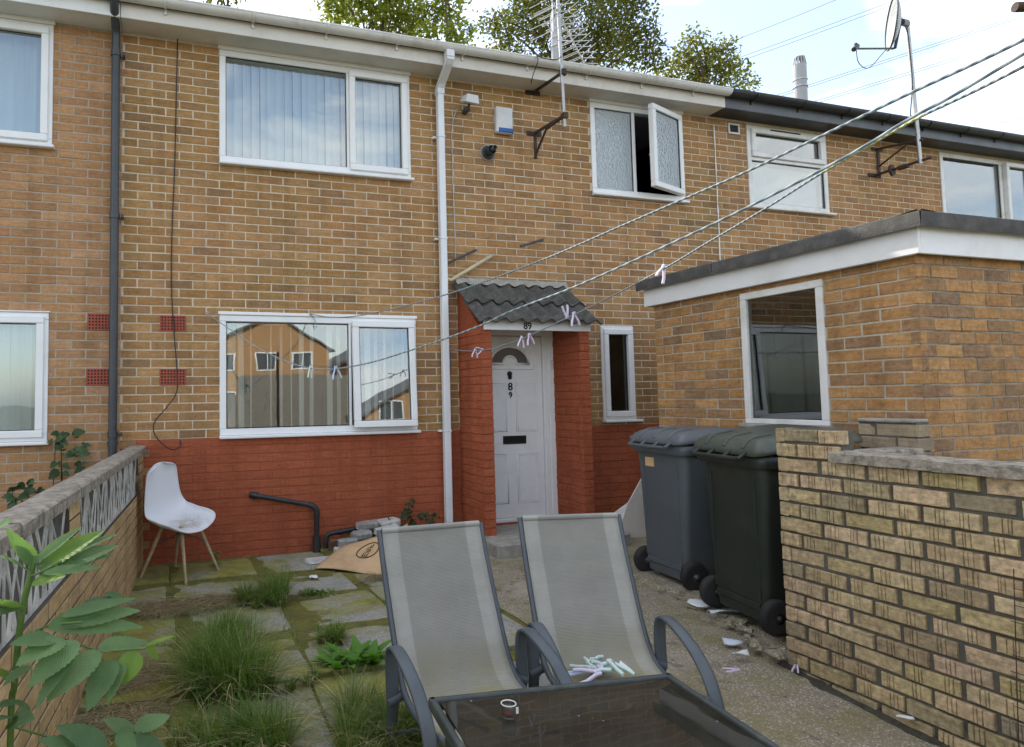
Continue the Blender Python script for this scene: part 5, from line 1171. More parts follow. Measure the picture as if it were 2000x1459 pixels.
for q, cy in ((E_, .44), (R_, .58), (F_, .72)): print_on(strokes(.52, cy, q, .112), 'printed_letter')
for q, cy in ((R_, .10), (E_, .30)): print_on(strokes(.90, cy, q, .15), 'printed_letter')
M_RUB = [plain('rubble_grey', (.30, .29, .27), .95, .3, 18, .8, 60, dirt=(.13, .12, .09), dirt_amt=.6, dscale=9), plain('rubble_pale', (.47, .46, .43), .95, .2, 18, .8, 60), plain('rubble_brown', (.15, .075, .05), .95, .3, 18, .5, 60)]
def chunk(label, c, dims, rz, mat, tx=0.0):
    m = MB(); m.box(-dims[0] / 2, dims[0] / 2, -dims[1] / 2, dims[1] / 2, -dims[2] / 2, dims[2] / 2, .012); r = random.Random(label)
    m.v = [(x + r.uniform(-.010, .010), y + r.uniform(-.008, .008), z + r.uniform(-.007, .007)) for x, y, z in m.v]
    o = m.build('rubble_chunk', mat); o.location = c; o.rotation_euler = (tx, U(-.1, .1), rz); return tag(o, label, 'rubble', 'broken masonry piled by the waste pipe')
chunk('flat grey brick fragment lying on top of the short black pipe', (1.275, -.12, .215), (.20, .12, .055), -.1, M_RUB[0])
chunk('pale concrete lump at the top of the rubble pile under the dark weed', (1.47, -.13, .225), (.20, .14, .06), .25, M_RUB[1], .1)
chunk('pale wedge of concrete just above the cardboard edge', (1.42, -.24, .185), (.24, .10, .05), .35, M_RUB[1], .25)
chunk('grey lump of concrete between the cardboard and the top brick fragment', (1.20, -.20, .155), (.17, .10, .06), .2, M_RUB[0], .15)
chunk('mossy grey rubble block beside the upturned brown tile', (1.06, -.25, .105), (.18, .12, .07), -.2, M_RUB[0])
chunk('pale squared stone at the corner of the cardboard', (.955, -.38, .045), (.08, .10, .10), .4, M_RUB[1])
chunk('brown roof tile fragment standing on edge by the black pipes', (.985, -.18, .07), (.14, .03, .13), -.15, M_RUB[2], .2)
chunk('low crumbled pale concrete patch before the cardboard', (.80, -.42, .012), (.30, .14, .035), .15, M_RUB[1])
for k in range(16):
    t_ = k / 15; p_ = G(1262 + 262 * t_ + U(-14, 14), 1118 + 158 * t_ + U(-8, 8), .01); sz = U(.025, .06); m = MB(); m.box(-sz, sz, -sz * .6, sz * .6, -.014, .014, .008); m.v = [(x + U(-.008, .008), y + U(-.008, .008), z + U(-.005, .005)) for x, y, z in m.v]
    o = m.build('lump', M_PATH, strip_o, None, p_); o.rotation_euler = (U(-.2, .2), U(-.2, .2), U(0, 3))
# soil bank against the wall that carries the rubble
m = MB(); m.grid(lambda a, b: (.85 + 1.35 * a, .03 - .50 * b, .005 + .16 * (1 - b) ** 1.2 * min(1, a * 3.0 + .15) + .02 * nzf(a * 3, b, 3)), 30, 12); m.build('soil_bank', M_SOIL, None, 'structure')
def litter(label, px, py, w_, h_, rz, mat, z=0.012, lift=.01):
    p = G(px, py, gz(0, -2.8) * (py > 1200) + z); m = MB(); m.grid(lambda a, b: ((a - .5) * w_, (b - .5) * h_, lift * math.sin(3 * a + 4 * b + px)), 4, 4)
    o = m.build('paper_scrap', mat); o.location = p; o.rotation_euler = (U(-.1, .1), U(-.1, .1), rz); solidify(o, .001); return tag(o, label, 'litter')
M_PAPER = plain('paper', (.66, .67, .66), .8, .06); M_PAPER_B = plain('paper_blue', (.50, .56, .62), .6, .08)
litter('white carton scrap on the moss before the cardboard', 612, 1126, .055, .05, .2, M_PAPER, .02)
litter('white paper corner trapped under the wheel of the green bin', 1366, 1178, .09, .12, .5, M_PAPER, .035)
litter('pale paper strip under the wheel of the dark green bin', 1420, 1193, .22, .06, -.35, M_PAPER_B, .035, .015)
litter('crumpled pale wrapper on the concrete before the garden wall', 1430, 1253, .09, .05, -.4, M_PAPER_B, .03, .012)
litter('second crumpled wrapper just below the first one before the garden wall', 1446, 1276, .09, .035, -.3, M_PAPER, .03, .012)
litter('thin white scrap at the foot of the garden wall', 1768, 1400, .06, .02, -.6, M_PAPER, .0, .004)

# ------------------------------------------------------------------ washing lines and pegs
def ropemat(name, c1, c2):
    t = NT(name); co = t.coord('Position'); w_ = t.add('ShaderNodeTexWave', _bands_direction='DIAGONAL'); t.set(w_, 0, co); w_.inputs['Scale'].default_value = 28; w_.inputs['Distortion'].default_value = 1.0
    c = t.mix(t.ramp(w_, [(.35, 0.0), (.65, 1.0)]), c1, c2); return t.out(t.pbr(c, .7, 0, t.bump(w_, .5, .004), .3))
M_ROPE = ropemat('rope_blue_grey', (.15, .20, .23), (.36, .41, .42)); M_ROPE_Y = ropemat('rope_yellow', (.45, .42, .08), (.50, .56, .50))
def rope_pts(px, d0, d1):
    x0, x1 = px[0][0], px[-1][0]; out = []
    for x, y in px: t = max(0, min(1, (x - x0) / (x1 - x0))); out.append(D(x, y, 1 / (1 / d0 + (1 / d1 - 1 / d0) * t)))
    return out
def depth_at(v): return PX(v)[2]
RA = [(607, 613), (640, 619), (690, 618), (760, 605), (855, 580), (924, 558), (1066, 505), (1210, 443), (1330, 391), (1457, 336), (1595, 270), (1778, 182), (1900, 126), (2000, 78), (2060, 48)]
RB = [(405, 612), (433, 632), (500, 677), (560, 706), (605, 719), (650, 721), (720, 709), (790, 688), (860, 665), (940, 635), (1000, 607), (1133, 556), (1330, 467), (1460, 405), (1595, 337), (1688, 286), (1780, 230), (1860, 188), (2000, 105), (2060, 70)]
RC = [(877, 681), (905, 685), (945, 684), (985, 674), (1035, 655), (1120, 615), (1200, 576), (1300, 523), (1372, 480), (1489, 411), (1608, 336), (1700, 283), (1790, 232), (1900, 180), (2000, 130), (2060, 100)]
lines = {}
for nm, px, lab, m_ in (('a', RA, 'blue grey washing line tied above the ground floor window, the uppermost', M_ROPE), ('b', RB, 'blue grey washing line sagging across the ground floor window', M_ROPE), ('c', RC, 'washing line carrying lilac pegs past the porch', M_ROPE_Y)):
    w0 = W(*px[0], -.02); pts = rope_pts(px, depth_at(w0), 1.30); pts[0] = w0; lines[nm] = (px, pts)
    t = thing('washing_line', lab, 'washing line', w0); sp = spline(pts, 6)
    if nm == 'c':
        k = int(len(sp) * .68); m = MB(); m.tube(sp[:k], .0036, 7); m.build('rope', M_ROPE, t, w=True); k2 = int(len(sp) * .82); m = MB(); m.tube(sp[k - 1:k2], .0038, 7); m.build('rope', M_ROPE_Y, t, w=True); m = MB(); m.tube(sp[k2 - 1:], .0036, 7); m.build('rope', M_ROPE, t, w=True)
    else: m = MB(); m.tube(sp, .0038, 7); m.build('rope', m_, t, w=True)
    m = MB(); m.tube([w0 + Vector((0, .03, 0)), w0 + Vector((0, -.02, 0)), w0 + Vector((.0, -.03, -.012)), w0 + Vector((0, -.02, -.022))], .004, 6); m.tube([w0 + Vector((.012 * math.cos(a), -.012, .012 * math.sin(a))) for a in [k * .7 for k in range(9)]], .004, 6); m.build('hook', M_STEEL, t, w=True)
    if nm == 'c': m = MB(); m.tube(spline([w0, w0 + Vector((.005, -.01, -.06)), w0 + Vector((.0, -.015, -.14)), w0 + Vector((.012, -.012, -.20))], 4), .006, 6); m.build('loose_end', plain('rope_blue', (.10, .19, .36), .7, .2), t, w=True)
    if nm == 'a': m = MB(); m.tube(spline([w0, w0 + Vector((.03, -.012, -.05)), w0 + Vector((.05, -.02, -.13))], 4), .004, 6); m.build('loose_end', M_ROPE, t, w=True)
M_LIL = plain('peg_lilac', (.62, .54, .68), .45, .06); M_MINT = plain('peg_mint', (.56, .68, .62), .45, .06); M_PBLU = plain('peg_blue', (.50, .56, .74), .45, .06)
def make_peg(label, loc, rot, mat, spread=.22, parent_group='clothes pegs'):
    g = thing('clothes_peg', label, 'clothes peg', loc, 0, parent_group); g.rotation_euler = rot
    for s in (-1, 1):
        m = MB(); a = [(s * .0045, 0, .010), (s * .006, 0, -.008), (s * (.007 + .024 * spread * 3), 0, -.040), (s * (.008 + .030 * spread * 3), 0, -.064)]
        m.tube(a, 0, 6, flat=((0, 1, 0), .0055, .0042)); m.build('prong', mat, g)
    m = MB(); m.tube([(0, -.006, -.006), (0, .006, -.006)], .0052, 8); m.build('spring', M_STEEL, g)
    return g
def on_line(nm, x):
    px, pts = lines[nm]
    for i in range(len(px) - 1):
        if px[i][0] <= x <= px[i + 1][0]: t = (x - px[i][0]) / (px[i + 1][0] - px[i][0]); return pts[i].lerp(pts[i + 1], t)
for nm, x, lab, m_, ry, sp in (('b', 656, 'lilac peg on the sagging line in front of the window mullion', M_PBLU, -.15, .22), ('b', 607, 'pale mint peg at the lowest dip of the line before the window', M_MINT, .12, .05),
        ('c', 929, 'pale peg hanging first on the pegged line, against the red porch pier', M_PBLU, .1, .25), ('c', 942, 'pale peg twisted sideways on the line at the porch pier edge', M_LIL, 1.35, .22),
        ('c', 1020, 'small lilac peg before the door, the lower of a close pair', M_LIL, .15, .22), ('c', 1034, 'small lilac peg before the door, the higher of a close pair', M_LIL, -.2, .24),
        ('c', 1109, 'lilac peg turned upside down on the line before the tiled porch roof', M_LIL, 2.9, .16), ('c', 1121, 'lilac peg hanging open on the line before the tiled porch roof', M_LIL, -.18, .26), ('c', 1297, 'single lilac peg on the line before the shed fascia', M_LIL, .55, .2)):
    p = on_line(nm, x); make_peg(lab, p + Vector((0, 0, .006)), (0, ry, .3), m_, sp)
# heap of pegs and scraps on the second sling chair
hc = G(1185, 1312, .205); r = random.Random(5)
for k, (dx, dy_, m_, lab) in enumerate(((-.055, .03, M_MINT, 'mint peg sticking up at the far side of the heap on the chair'), (-.045, 0, M_MINT, 'mint peg lying across the near edge of the heap on the chair'), (-.02, .02, M_LIL, 'lilac peg in the middle of the heap on the chair'), (0, -.01, M_MINT, 'mint peg in the middle of the heap touching the lilac one'), (.03, .01, M_MINT, 'mint peg beside the white scrap on the chair'), (-.065, -.03, M_LIL, 'lilac peg half under the near side of the heap on the chair'), (-.03, .045, M_MINT, 'mint peg at the back of the heap leaning on the sling'), (.015, .035, M_MINT, 'mint peg lying crosswise on top of the heap on the chair'), (-.075, .01, M_MINT, 'pale mint peg at the outer end of the heap on the chair'))):
    g = make_peg(lab, hc + Vector((dx, dy_, U(.010, .035))), (1.35 + r.uniform(-.2, .2), r.uniform(-.4, .4), r.uniform(0, 6.28)), m_, .2, 'pegs in the heap')
    g.scale = (1.4, 1.4, 1.4)
g = make_peg('blue and white peg lying alone beside the heap on the chair', G(1138, 1312, .205), (1.5, 0, 1.4), M_PBLU, .02, 'pegs in the heap')
sheet('paper_scrap', 'white triangular scrap beside the heap of pegs on the chair', 'litter', [hc + Vector((.035, -.02, .004)), hc + Vector((.10, -.035, .004)), hc + Vector((.075, .01, .03))], .002, M_PAPER, (0, 0, 1))
make_peg('lilac peg on the concrete before the end of the garden wall', G(1555, 1301, -.02), (1.5, 0, 2.2), M_LIL, .05, 'pegs dropped on the concrete'); make_peg('pale peg on the concrete beside the arm of the sling chair', G(1440, 1308, -.045), (1.5, 0, 1.2), M_LIL, .15, 'pegs dropped on the concrete')
# post that carries the near ends of the lines
cp = thing('clothes_post', 'rusty steel washing line post just outside the edge with its arm showing', 'post', (1.55, -4.98, gz(0, -4.98)))
tipa = D(1982, 14, 1.30); m = MB(); m.tube([tipa, tipa + (D(2200, 8, 1.28) - tipa)], .0095, 10); m.build('arm', M_RUST, cp, w=True)
e = D(2200, 8, 1.28); m = MB(); m.tube([Vector((e.x, e.y, e.z + .05)), Vector((e.x, e.y, -.3))], .024, 12); m.build('post', M_RUST, cp, w=True)
# scrap of wire mesh against the garden wall
wm = thing('wire_mesh', 'rusty wire mesh panel leaning on the garden wall at the picture edge', 'wire mesh', (2.5, -4.2, -.1))
for k in range(7):
    y = -4.20 - .07 * k; m = MB(); m.tube([(2.50, y, -.12), (2.555, y + U(-.005, .005), .68)], .0018, 5); m.build('wire', M_RUST, wm, w=True)
for k in range(12):
    z = -.05 + .06 * k; x = 2.50 + .055 * (z + .12) / .8; m = MB(); m.tube([(x - .004, -4.19 + U(-.01, .01), z), (x - .004, -4.68, z + U(-.01, .01))], .0016, 5); m.build('wire', M_RUST, wm, w=True)

# ------------------------------------------------------------------ grasses and weeds
M_GRASS = leafmat('grass_blade', (.085, .16, .030), (.19, .29, .065), .4, .5); M_GRASS_Y = leafmat('grass_blade_pale', (.17, .20, .075), (.30, .30, .13), .3, .6)
M_STRAW = leafmat('straw', (.36, .28, .15), (.58, .47, .28), .2, .8); M_WEED = leafmat('weed_leaf', (.085, .22, .03), (.15, .31, .05), .4, .45); M_DARKLEAF = leafmat('dark_leaf', (.020, .035, .016), (.045, .065, .025), .2, .5)
def blade(m, p, az, L, lean, w, mi=0, seg=4, r=random):
    d = Vector((math.cos(az), math.sin(az), 0)); s = Vector((-d.y, d.x, 0)); vs = []
    for k in range(seg + 1):
        t = k / seg; q = p + d * (L * lean * t ** 1.8) + Vector((0, 0, L * (t - .42 * lean * t ** 2.4))); h = w * (1 - t ** 1.5) * .5 + .0002
        vs += [q - s * h, q + s * h]
    m.add(vs, [(2 * k, 2 * k + 1, 2 * k + 3, 2 * k + 2) for k in range(seg)], mi, True)
def tuft(label, px, py, R, H, n, pale=.12, seed=1, squash=1.0, mats=None):
    r = random.Random(seed); c = G(px, py, 0); c.z = gz(c.x, c.y); m = MB(); subs = []
    for k in range(max(5, n // 90)):
        a = r.uniform(0, 6.283); q = R * .8 * math.sqrt(r.random()); subs.append((q * math.cos(a) * squash, q * math.sin(a), r.uniform(.6, 1.15), r.uniform(0, 6.283), r.uniform(.1, .5), R * r.uniform(.12, .32)))
    for k in range(n):
        sx, sy, hs, dz, bias, sr = r.choice(subs); a = r.uniform(0, 6.283); q = sr * math.sqrt(r.random()); p = Vector((sx + q * math.cos(a), sy + q * math.sin(a), 0)); d = Vector((math.cos(a), math.sin(a), 0)) + Vector((math.cos(dz), math.sin(dz), 0)) * bias * 1.5; az = math.atan2(d.y, d.x) + r.gauss(0, .35)
        dead = r.random() < .10
        blade(m, p, az, H * hs * r.uniform(.45, 1.2), r.uniform(.9, 1.7) if dead else r.uniform(.15, 1.15), r.uniform(.0026, .0056), 2 if dead else (1 if r.random() < pale else 0), 5)
    o = m.build('grass_tuft', mats or [M_GRASS, M_GRASS_Y, M_STRAW]); o.location = c; return tag(o, label, 'grass', 'grass tufts growing through the paving')
tuft('dense round grass tuft at the back of the yard before the red wall', 522, 1178, 0.182, 0.222, 1464, .08, 1)
tuft('tall dense grass clump in the middle of the mossy paving, the largest', 448, 1345, 0.215, 0.332, 2126, .08, 2)
tuft('grass growing against the large clump on its house side', 452, 1255, 0.140, 0.210, 992, .12, 3)
tuft('low spreading grass clump at the lower edge beside the leafy plant', 455, 1445, 0.215, 0.222, 1653, .15, 4, 1.4)
tuft('thin wispy grass between the paving and the sling chair', 715, 1420, 0.194, 0.243, 1228, .35, 5)
tuft('short feathery grass in the slab joint above the broad leaved weed', 650, 1255, 0.086, 0.133, 614, .05, 6)
tuft('small sparse grass in the joint near the cardboard', 612, 1162, 0.075, 0.066, 306, .1, 7, 1.6)
tuft('small grass tuft under the rear leg of the sling chair', 800, 1440, 0.128, 0.222, 614, .3, 8)
tuft('short grass seam along the slab joint before the broad leaved weed', 580, 1330, 0.128, 0.078, 519, .2, 9, 2.2)
r = random.Random(44); m = MB()                 # thin grass and moss sprigs along the slab joints
for k in range(2600):
    if r.random() < .5: x = r.uniform(-.75, 1.56); y = r.choice(rows[1:6]) + r.gauss(0, .012)
    else: x = r.choice(cols[1:]) + r.gauss(0, .012); y = r.uniform(-3.6, -.1)
    if mn.noise(Vector((x * 2.2, y * 2.2, 7))) < -.05: continue
    blade(m, Vector((x, y, gz(x, y))), r.uniform(0, 6.28), r.uniform(.012, .055), r.uniform(.2, 1.1), r.uniform(.002, .0042), 0 if r.random() < .75 else 1, 3)
m.build('joint_grass', [M_GRASS, M_GRASS_Y], None, 'stuff')
def straw(label, px, py, R, n, seed, sq=1.6):
    r = random.Random(seed); c = G(px, py, 0); c.z = gz(c.x, c.y) + .01; m = MB()
    for k in range(n):
        q = R * math.sqrt(r.random()); a = r.uniform(0, 6.283); p = Vector((q * math.cos(a) * sq, q * math.sin(a) * .7, r.uniform(0, .025))); az = r.gauss(.2, .8) + (math.pi if r.random() < .5 else 0); L = r.uniform(.05, .16); d = Vector((math.cos(az), math.sin(az), r.uniform(-.08, .12)))
        mid = p + d * L * .5 + Vector((0, 0, r.uniform(0, .02))); m.tube([p, mid, p + d * L], .0015, 3, caps=False)
    o = m.build('dry_grass', M_STRAW, None, 'stuff'); o.location = c; return tag(o, label, 'dry grass')
straw('dry straw raked along the slab joint before the chair', 370, 1190, .22, 1300, 1, 2.0); straw('dry straw heap at the foot of the screen wall', 230, 1330, .22, 1300, 2, 1.0); straw('dry straw at the cardboard edge', 735, 1135, .07, 110, 3, 1.2); straw('scattered dry stalks on the paving', 620, 1400, .35, 80, 4, 1.2); straw('dry straw low beside the foot of the screen wall', 235, 1405, .18, 700, 5, 1.0)
def leafblade(L, w, fold=.25, curl=.25, n=10, serr=0.0, tip=1.15):
    m = MB(); vs = []; uv = []
    for k in range(n + 1):
        t = k / n; h = w * .5 * (math.sin(math.pi * min(1, t ** .8)) ** .8) * (1 - .25 * t) + .0006; h *= 1 + serr * (1 if k % 2 else -1); z = -curl * L * t * t
        for s in (-1, -.5, 0, .5, 1): vs.append(Vector((L * t, s * h, z + abs(s) * h * fold))); uv.append((t * 3.0 - abs(s) * .8, s))
    m.add(vs, [(k * 5 + j, k * 5 + j + 1, k * 5 + 6 + j, k * 5 + 5 + j) for k in range(n) for j in range(4)], 0, True)
    return m, uv
def leafmesh(name, L, w, mat, **kw):
    m, uv = leafblade(L, w, **kw); me = m.mesh(name, mat); ul = me.uv_layers.new(name='UVMap')
    for lp in me.loops: ul.data[lp.index].uv = uv[lp.vertex_index]
    return me
def put_leaf(parent, me, base, d, up=(0, 0, 1), scale=1.0, name='leaf'):
    d = Vector(d).normalized(); u = Vector(up); u = (u - d * u.dot(d)).normalized(); s = u.cross(d); o = bpy.data.objects.new(name, me); col.objects.link(o); o.parent = parent
    Mx = Matrix((d, s, u)).transposed().to_4x4() @ Matrix.Diagonal((scale, scale, scale, 1)); Mx.translation = Vector(base) - wloc(parent); o.matrix_local = Mx; return o
# broad leaved rosette weed
c = G(690, 1296, 0); c.z = gz(c.x, c.y); wd_ = thing('broad_leaved_weed', 'bright green broad leaved weed in the slab joint beside the sling chair', 'weed', c); WL = [leafmesh('leaf', .11, .042, M_WEED, fold=.2, curl=.35), leafmesh('leaf', .09, .034, M_WEED, fold=.3, curl=.5)]
for cx_, n_ in ((0, 15), (-.10, 12), (.10, 14), (.03, 12), (-.04, 10)):
    for k in range(n_):
        a = k * 2.4 + U(-.3, .3); put_leaf(wd_, random.choice(WL), c + Vector((cx_ + U(-.02, .02), U(-.05, .05), .003)), (math.cos(a), math.sin(a), U(.5, 1.6)), scale=U(.9, 1.5))
c = G(422, 1108, 0); w2_ = thing('seedling', 'small bright green seedling beside the leg of the white chair', 'weed', c)
m = MB(); m.tube([c, c + Vector((.005, 0, .11))], .0022, 5); m.build('stem', M_WEED, w2_, w=True); SL_ = leafmesh('leaf', .05, .03, M_WEED, fold=.2, curl=.3)
for k in range(14): a = k * 2.4; put_leaf(w2_, SL_, c + Vector((0, 0, .02 + .008 * k)), (math.cos(a), math.sin(a), U(-.1, .5)), scale=U(.7, 1.1))
c = G(632, 1160, 0); w3_ = thing('seedling', 'low green weed with white flecks near the cardboard', 'weed', c)
for k in range(22): a = k * 2.4; put_leaf(w3_, SL_, c + Vector((U(-.09, .09), U(-.05, .05), .003)), (math.cos(a), math.sin(a), U(.2, .9)), scale=U(.4, .8))
# ivy like plants by the orange house, withered plant by the white downpipe
M_IVY = leafmat('ivy_leaf', (.028, .058, .022), (.085, .135, .06), .25, .4, src='OBJECT')
def climber(name, label, spots, y, mat, sz=.075, zroot=0.0):
    base = W(spots[0][0], spots[0][1] + 40, y); t = thing(name, label, 'plant', (base.x, y, zroot)); lm = [leafmesh('leaf', sz, sz * .85, mat, fold=.18, curl=.3, serr=.12), leafmesh('leaf', sz * .8, sz * .62, mat, fold=.3, curl=.4, serr=.12)]
    pts = [W(px, py, y) for px, py in spots]; root = Vector((base.x, y - .02, zroot)); m = MB()
    for p in pts[::3]: m.tube(spline([root, root.lerp(p, .5) + Vector((U(-.03, .03), U(-.03, .02), .03)), p], 5), .0035, 5)
    m.build('stem', M_DARKLEAF, t, w=True)
    for p in pts:
        for q in range(3): a = U(0, 6.28); put_leaf(t, random.choice(lm), p + Vector((U(-.03, .03), U(-.05, .02), U(-.03, .03))), (math.cos(a), math.sin(a) - .5, U(-.7, .3)), (0, -1, .5), U(.6, 1.15))
climber('ivy_plant', 'leafy ivy growing up the orange brick wall beyond the screen wall', [(118, 845), (142, 842), (158, 862), (108, 870), (130, 885), (150, 895), (120, 905), (140, 880), (120, 918), (165, 912), (160, 885), (112, 855)], -.10, M_IVY, .085)
climber('ivy_plant', 'low dark ivy at the foot of the orange brick wall', [(25, 950), (50, 960), (75, 955), (30, 975), (15, 990), (40, 985), (60, 940), (85, 962), (20, 1005), (45, 1000)], -.30, M_IVY, .095)
climber('withered_weed', 'dark withered weed on the soil bank beside the white downpipe', [(765, 1015), (785, 1003), (800, 990), (812, 1005), (825, 1012), (840, 1018), (805, 1020), (775, 1022), (850, 1012), (808, 980), (830, 1000), (795, 1012)], -.14, M_DARKLEAF, .075, .12)
# leafy sapling close to the camera
M_SAP = leafmat('sapling_leaf', (.12, .205, .085), (.17, .265, .115), .4, .65, True, 'OBJECT'); M_SAPD = leafmat('sapling_leaf_dark', (.09, .16, .075), (.115, .19, .09), .35, .65, True, 'OBJECT'); M_SAPN = leafmat('sapling_leaf_young', (.16, .27, .05), (.21, .33, .07), .4, .5, True, 'OBJECT'); M_STEM = plain('sapling_stem', (.085, .15, .03), .5, .2, 20)
ds = 1.28; root = D(20, 1459, ds); sap = thing('sapling', 'leafy green sapling with large pointed leaves in front of the screen wall', 'plant', (root.x, root.y, gz(0, root.y)))
m = MB(); m.tube(spline([(root.x, root.y, gz(0, root.y) - .02), root, D(28, 1340, ds), D(36, 1250, ds), D(46, 1180, ds), D(58, 1130, ds), D(68, 1085, ds + .01)], 5), [.0075] * 31 if False else .0062, 8); m.build('stem', M_STEM, sap, w=True)
def sleaf(b, t, w_, db, dt, mat, fold=.22, roll=0.0):
    p, q = D(*b, db), D(*t, dt); L = (q - p).length; wd = 1.08 * w_ * (db + dt) / 2 / FPX; me = leafmesh('leaf', L, wd, mat, fold=fold, curl=.10, n=22, serr=.085)
    up = Vector((0, 0, 1)) * .75 + Vector(-AF) * .65 + Vector(AR) * roll; d = (q - p).normalized(); p2 = p + Vector((0, 0, .0)); put_leaf(sap, me, p2, (q - p) + Vector((0, 0, .10 * L)), up)
S_, Dk, Ny = M_SAP, M_SAPD, M_SAPN
for b, t, w_, db, dt, mt in (((70, 1108), (232, 1046), 26, 1.28, 1.36, S_), ((78, 1116), (222, 1088), 26, 1.27, 1.34, S_), ((66, 1100), (160, 1030), 24, 1.28, 1.32, S_), ((84, 1120), (200, 1112), 22, 1.26, 1.3, S_), ((120, 1205), (268, 1172), 28, 1.27, 1.38, S_), ((150, 1262), (70, 1385), 34, 1.23, 1.14, S_), ((240, 1285), (212, 1372), 34, 1.27, 1.2, S_), ((60, 1300), (8, 1340), 30, 1.26, 1.18, S_), ((75, 1112), (205, 1038), 44, 1.28, 1.34, Ny), ((85, 1118), (236, 1068), 46, 1.27, 1.36, S_), ((80, 1122), (178, 1102), 36, 1.27, 1.30, S_), ((70, 1105), (25, 1050), 30, 1.29, 1.25, S_), ((60, 1120), (0, 1085), 34, 1.28, 1.2, S_), ((62, 1140), (125, 1128), 26, 1.27, 1.25, Ny),
        ((40, 1195), (-30, 1170), 34, 1.28, 1.15, S_), ((45, 1185), (-25, 1210), 34, 1.27, 1.18, S_), ((95, 1222), (278, 1198), 50, 1.26, 1.38, S_), ((92, 1226), (282, 1232), 46, 1.25, 1.36, S_), ((160, 1182), (240, 1172), 22, 1.32, 1.38, Dk), ((205, 1160), (262, 1180), 20, 1.36, 1.42, Dk),
        ((110, 1248), (22, 1262), 46, 1.24, 1.16, S_), ((125, 1248), (34, 1302), 58, 1.24, 1.15, S_), ((152, 1252), (58, 1345), 62, 1.24, 1.15, S_), ((196, 1272), (94, 1372), 60, 1.25, 1.16, S_), ((222, 1288), (172, 1388), 56, 1.26, 1.18, S_), ((192, 1270), (292, 1256), 44, 1.26, 1.36, S_), ((268, 1272), (240, 1338), 52, 1.27, 1.24, Ny), ((285, 1265), (312, 1288), 30, 1.30, 1.33, Ny), ((285, 1262), (345, 1243), 10, 1.3, 1.38, Ny),
        ((190, 1470), (75, 1452), 40, 1.15, 1.08, Dk), ((210, 1462), (110, 1425), 46, 1.16, 1.1, Dk), ((232, 1428), (262, 1470), 36, 1.2, 1.16, S_), ((262, 1432), (200, 1408), 28, 1.22, 1.2, S_), ((262, 1428), (334, 1400), 38, 1.22, 1.28, S_), ((255, 1445), (322, 1462), 38, 1.2, 1.24, Dk), ((20, 1408), (58, 1412), 44, 1.2, 1.12, Dk), ((28, 1400), (-40, 1420), 46, 1.2, 1.1, Dk), ((30, 1330), (-20, 1310), 30, 1.26, 1.2, Ny), ((34, 1370), (-10, 1385), 24, 1.25, 1.2, Dk), ((60, 1385), (20, 1370), 20, 1.25, 1.2, S_), ((20, 1020), (-20, 1040), 26, 1.27, 1.3, S_), ((60, 1095), (10, 1035), 26, 1.29, 1.27, S_)):
    sleaf(b, t, w_, db, dt, mt)
m = MB()
for path in (((36, 1250), (95, 1222), (160, 1215)), ((36, 1252), (110, 1245), (195, 1270), (285, 1266)), ((60, 1125), (85, 1115), (120, 1095)), ((46, 1185), (30, 1190)), ((26, 1420), (130, 1445), (235, 1432), (262, 1430)), ((30, 1335), (10, 1325))): m.tube(spline([D(x, y, 1.27) for x, y in path], 4), .0022, 5)
m.build('leaf_stalks', M_STEM, sap, w=True)

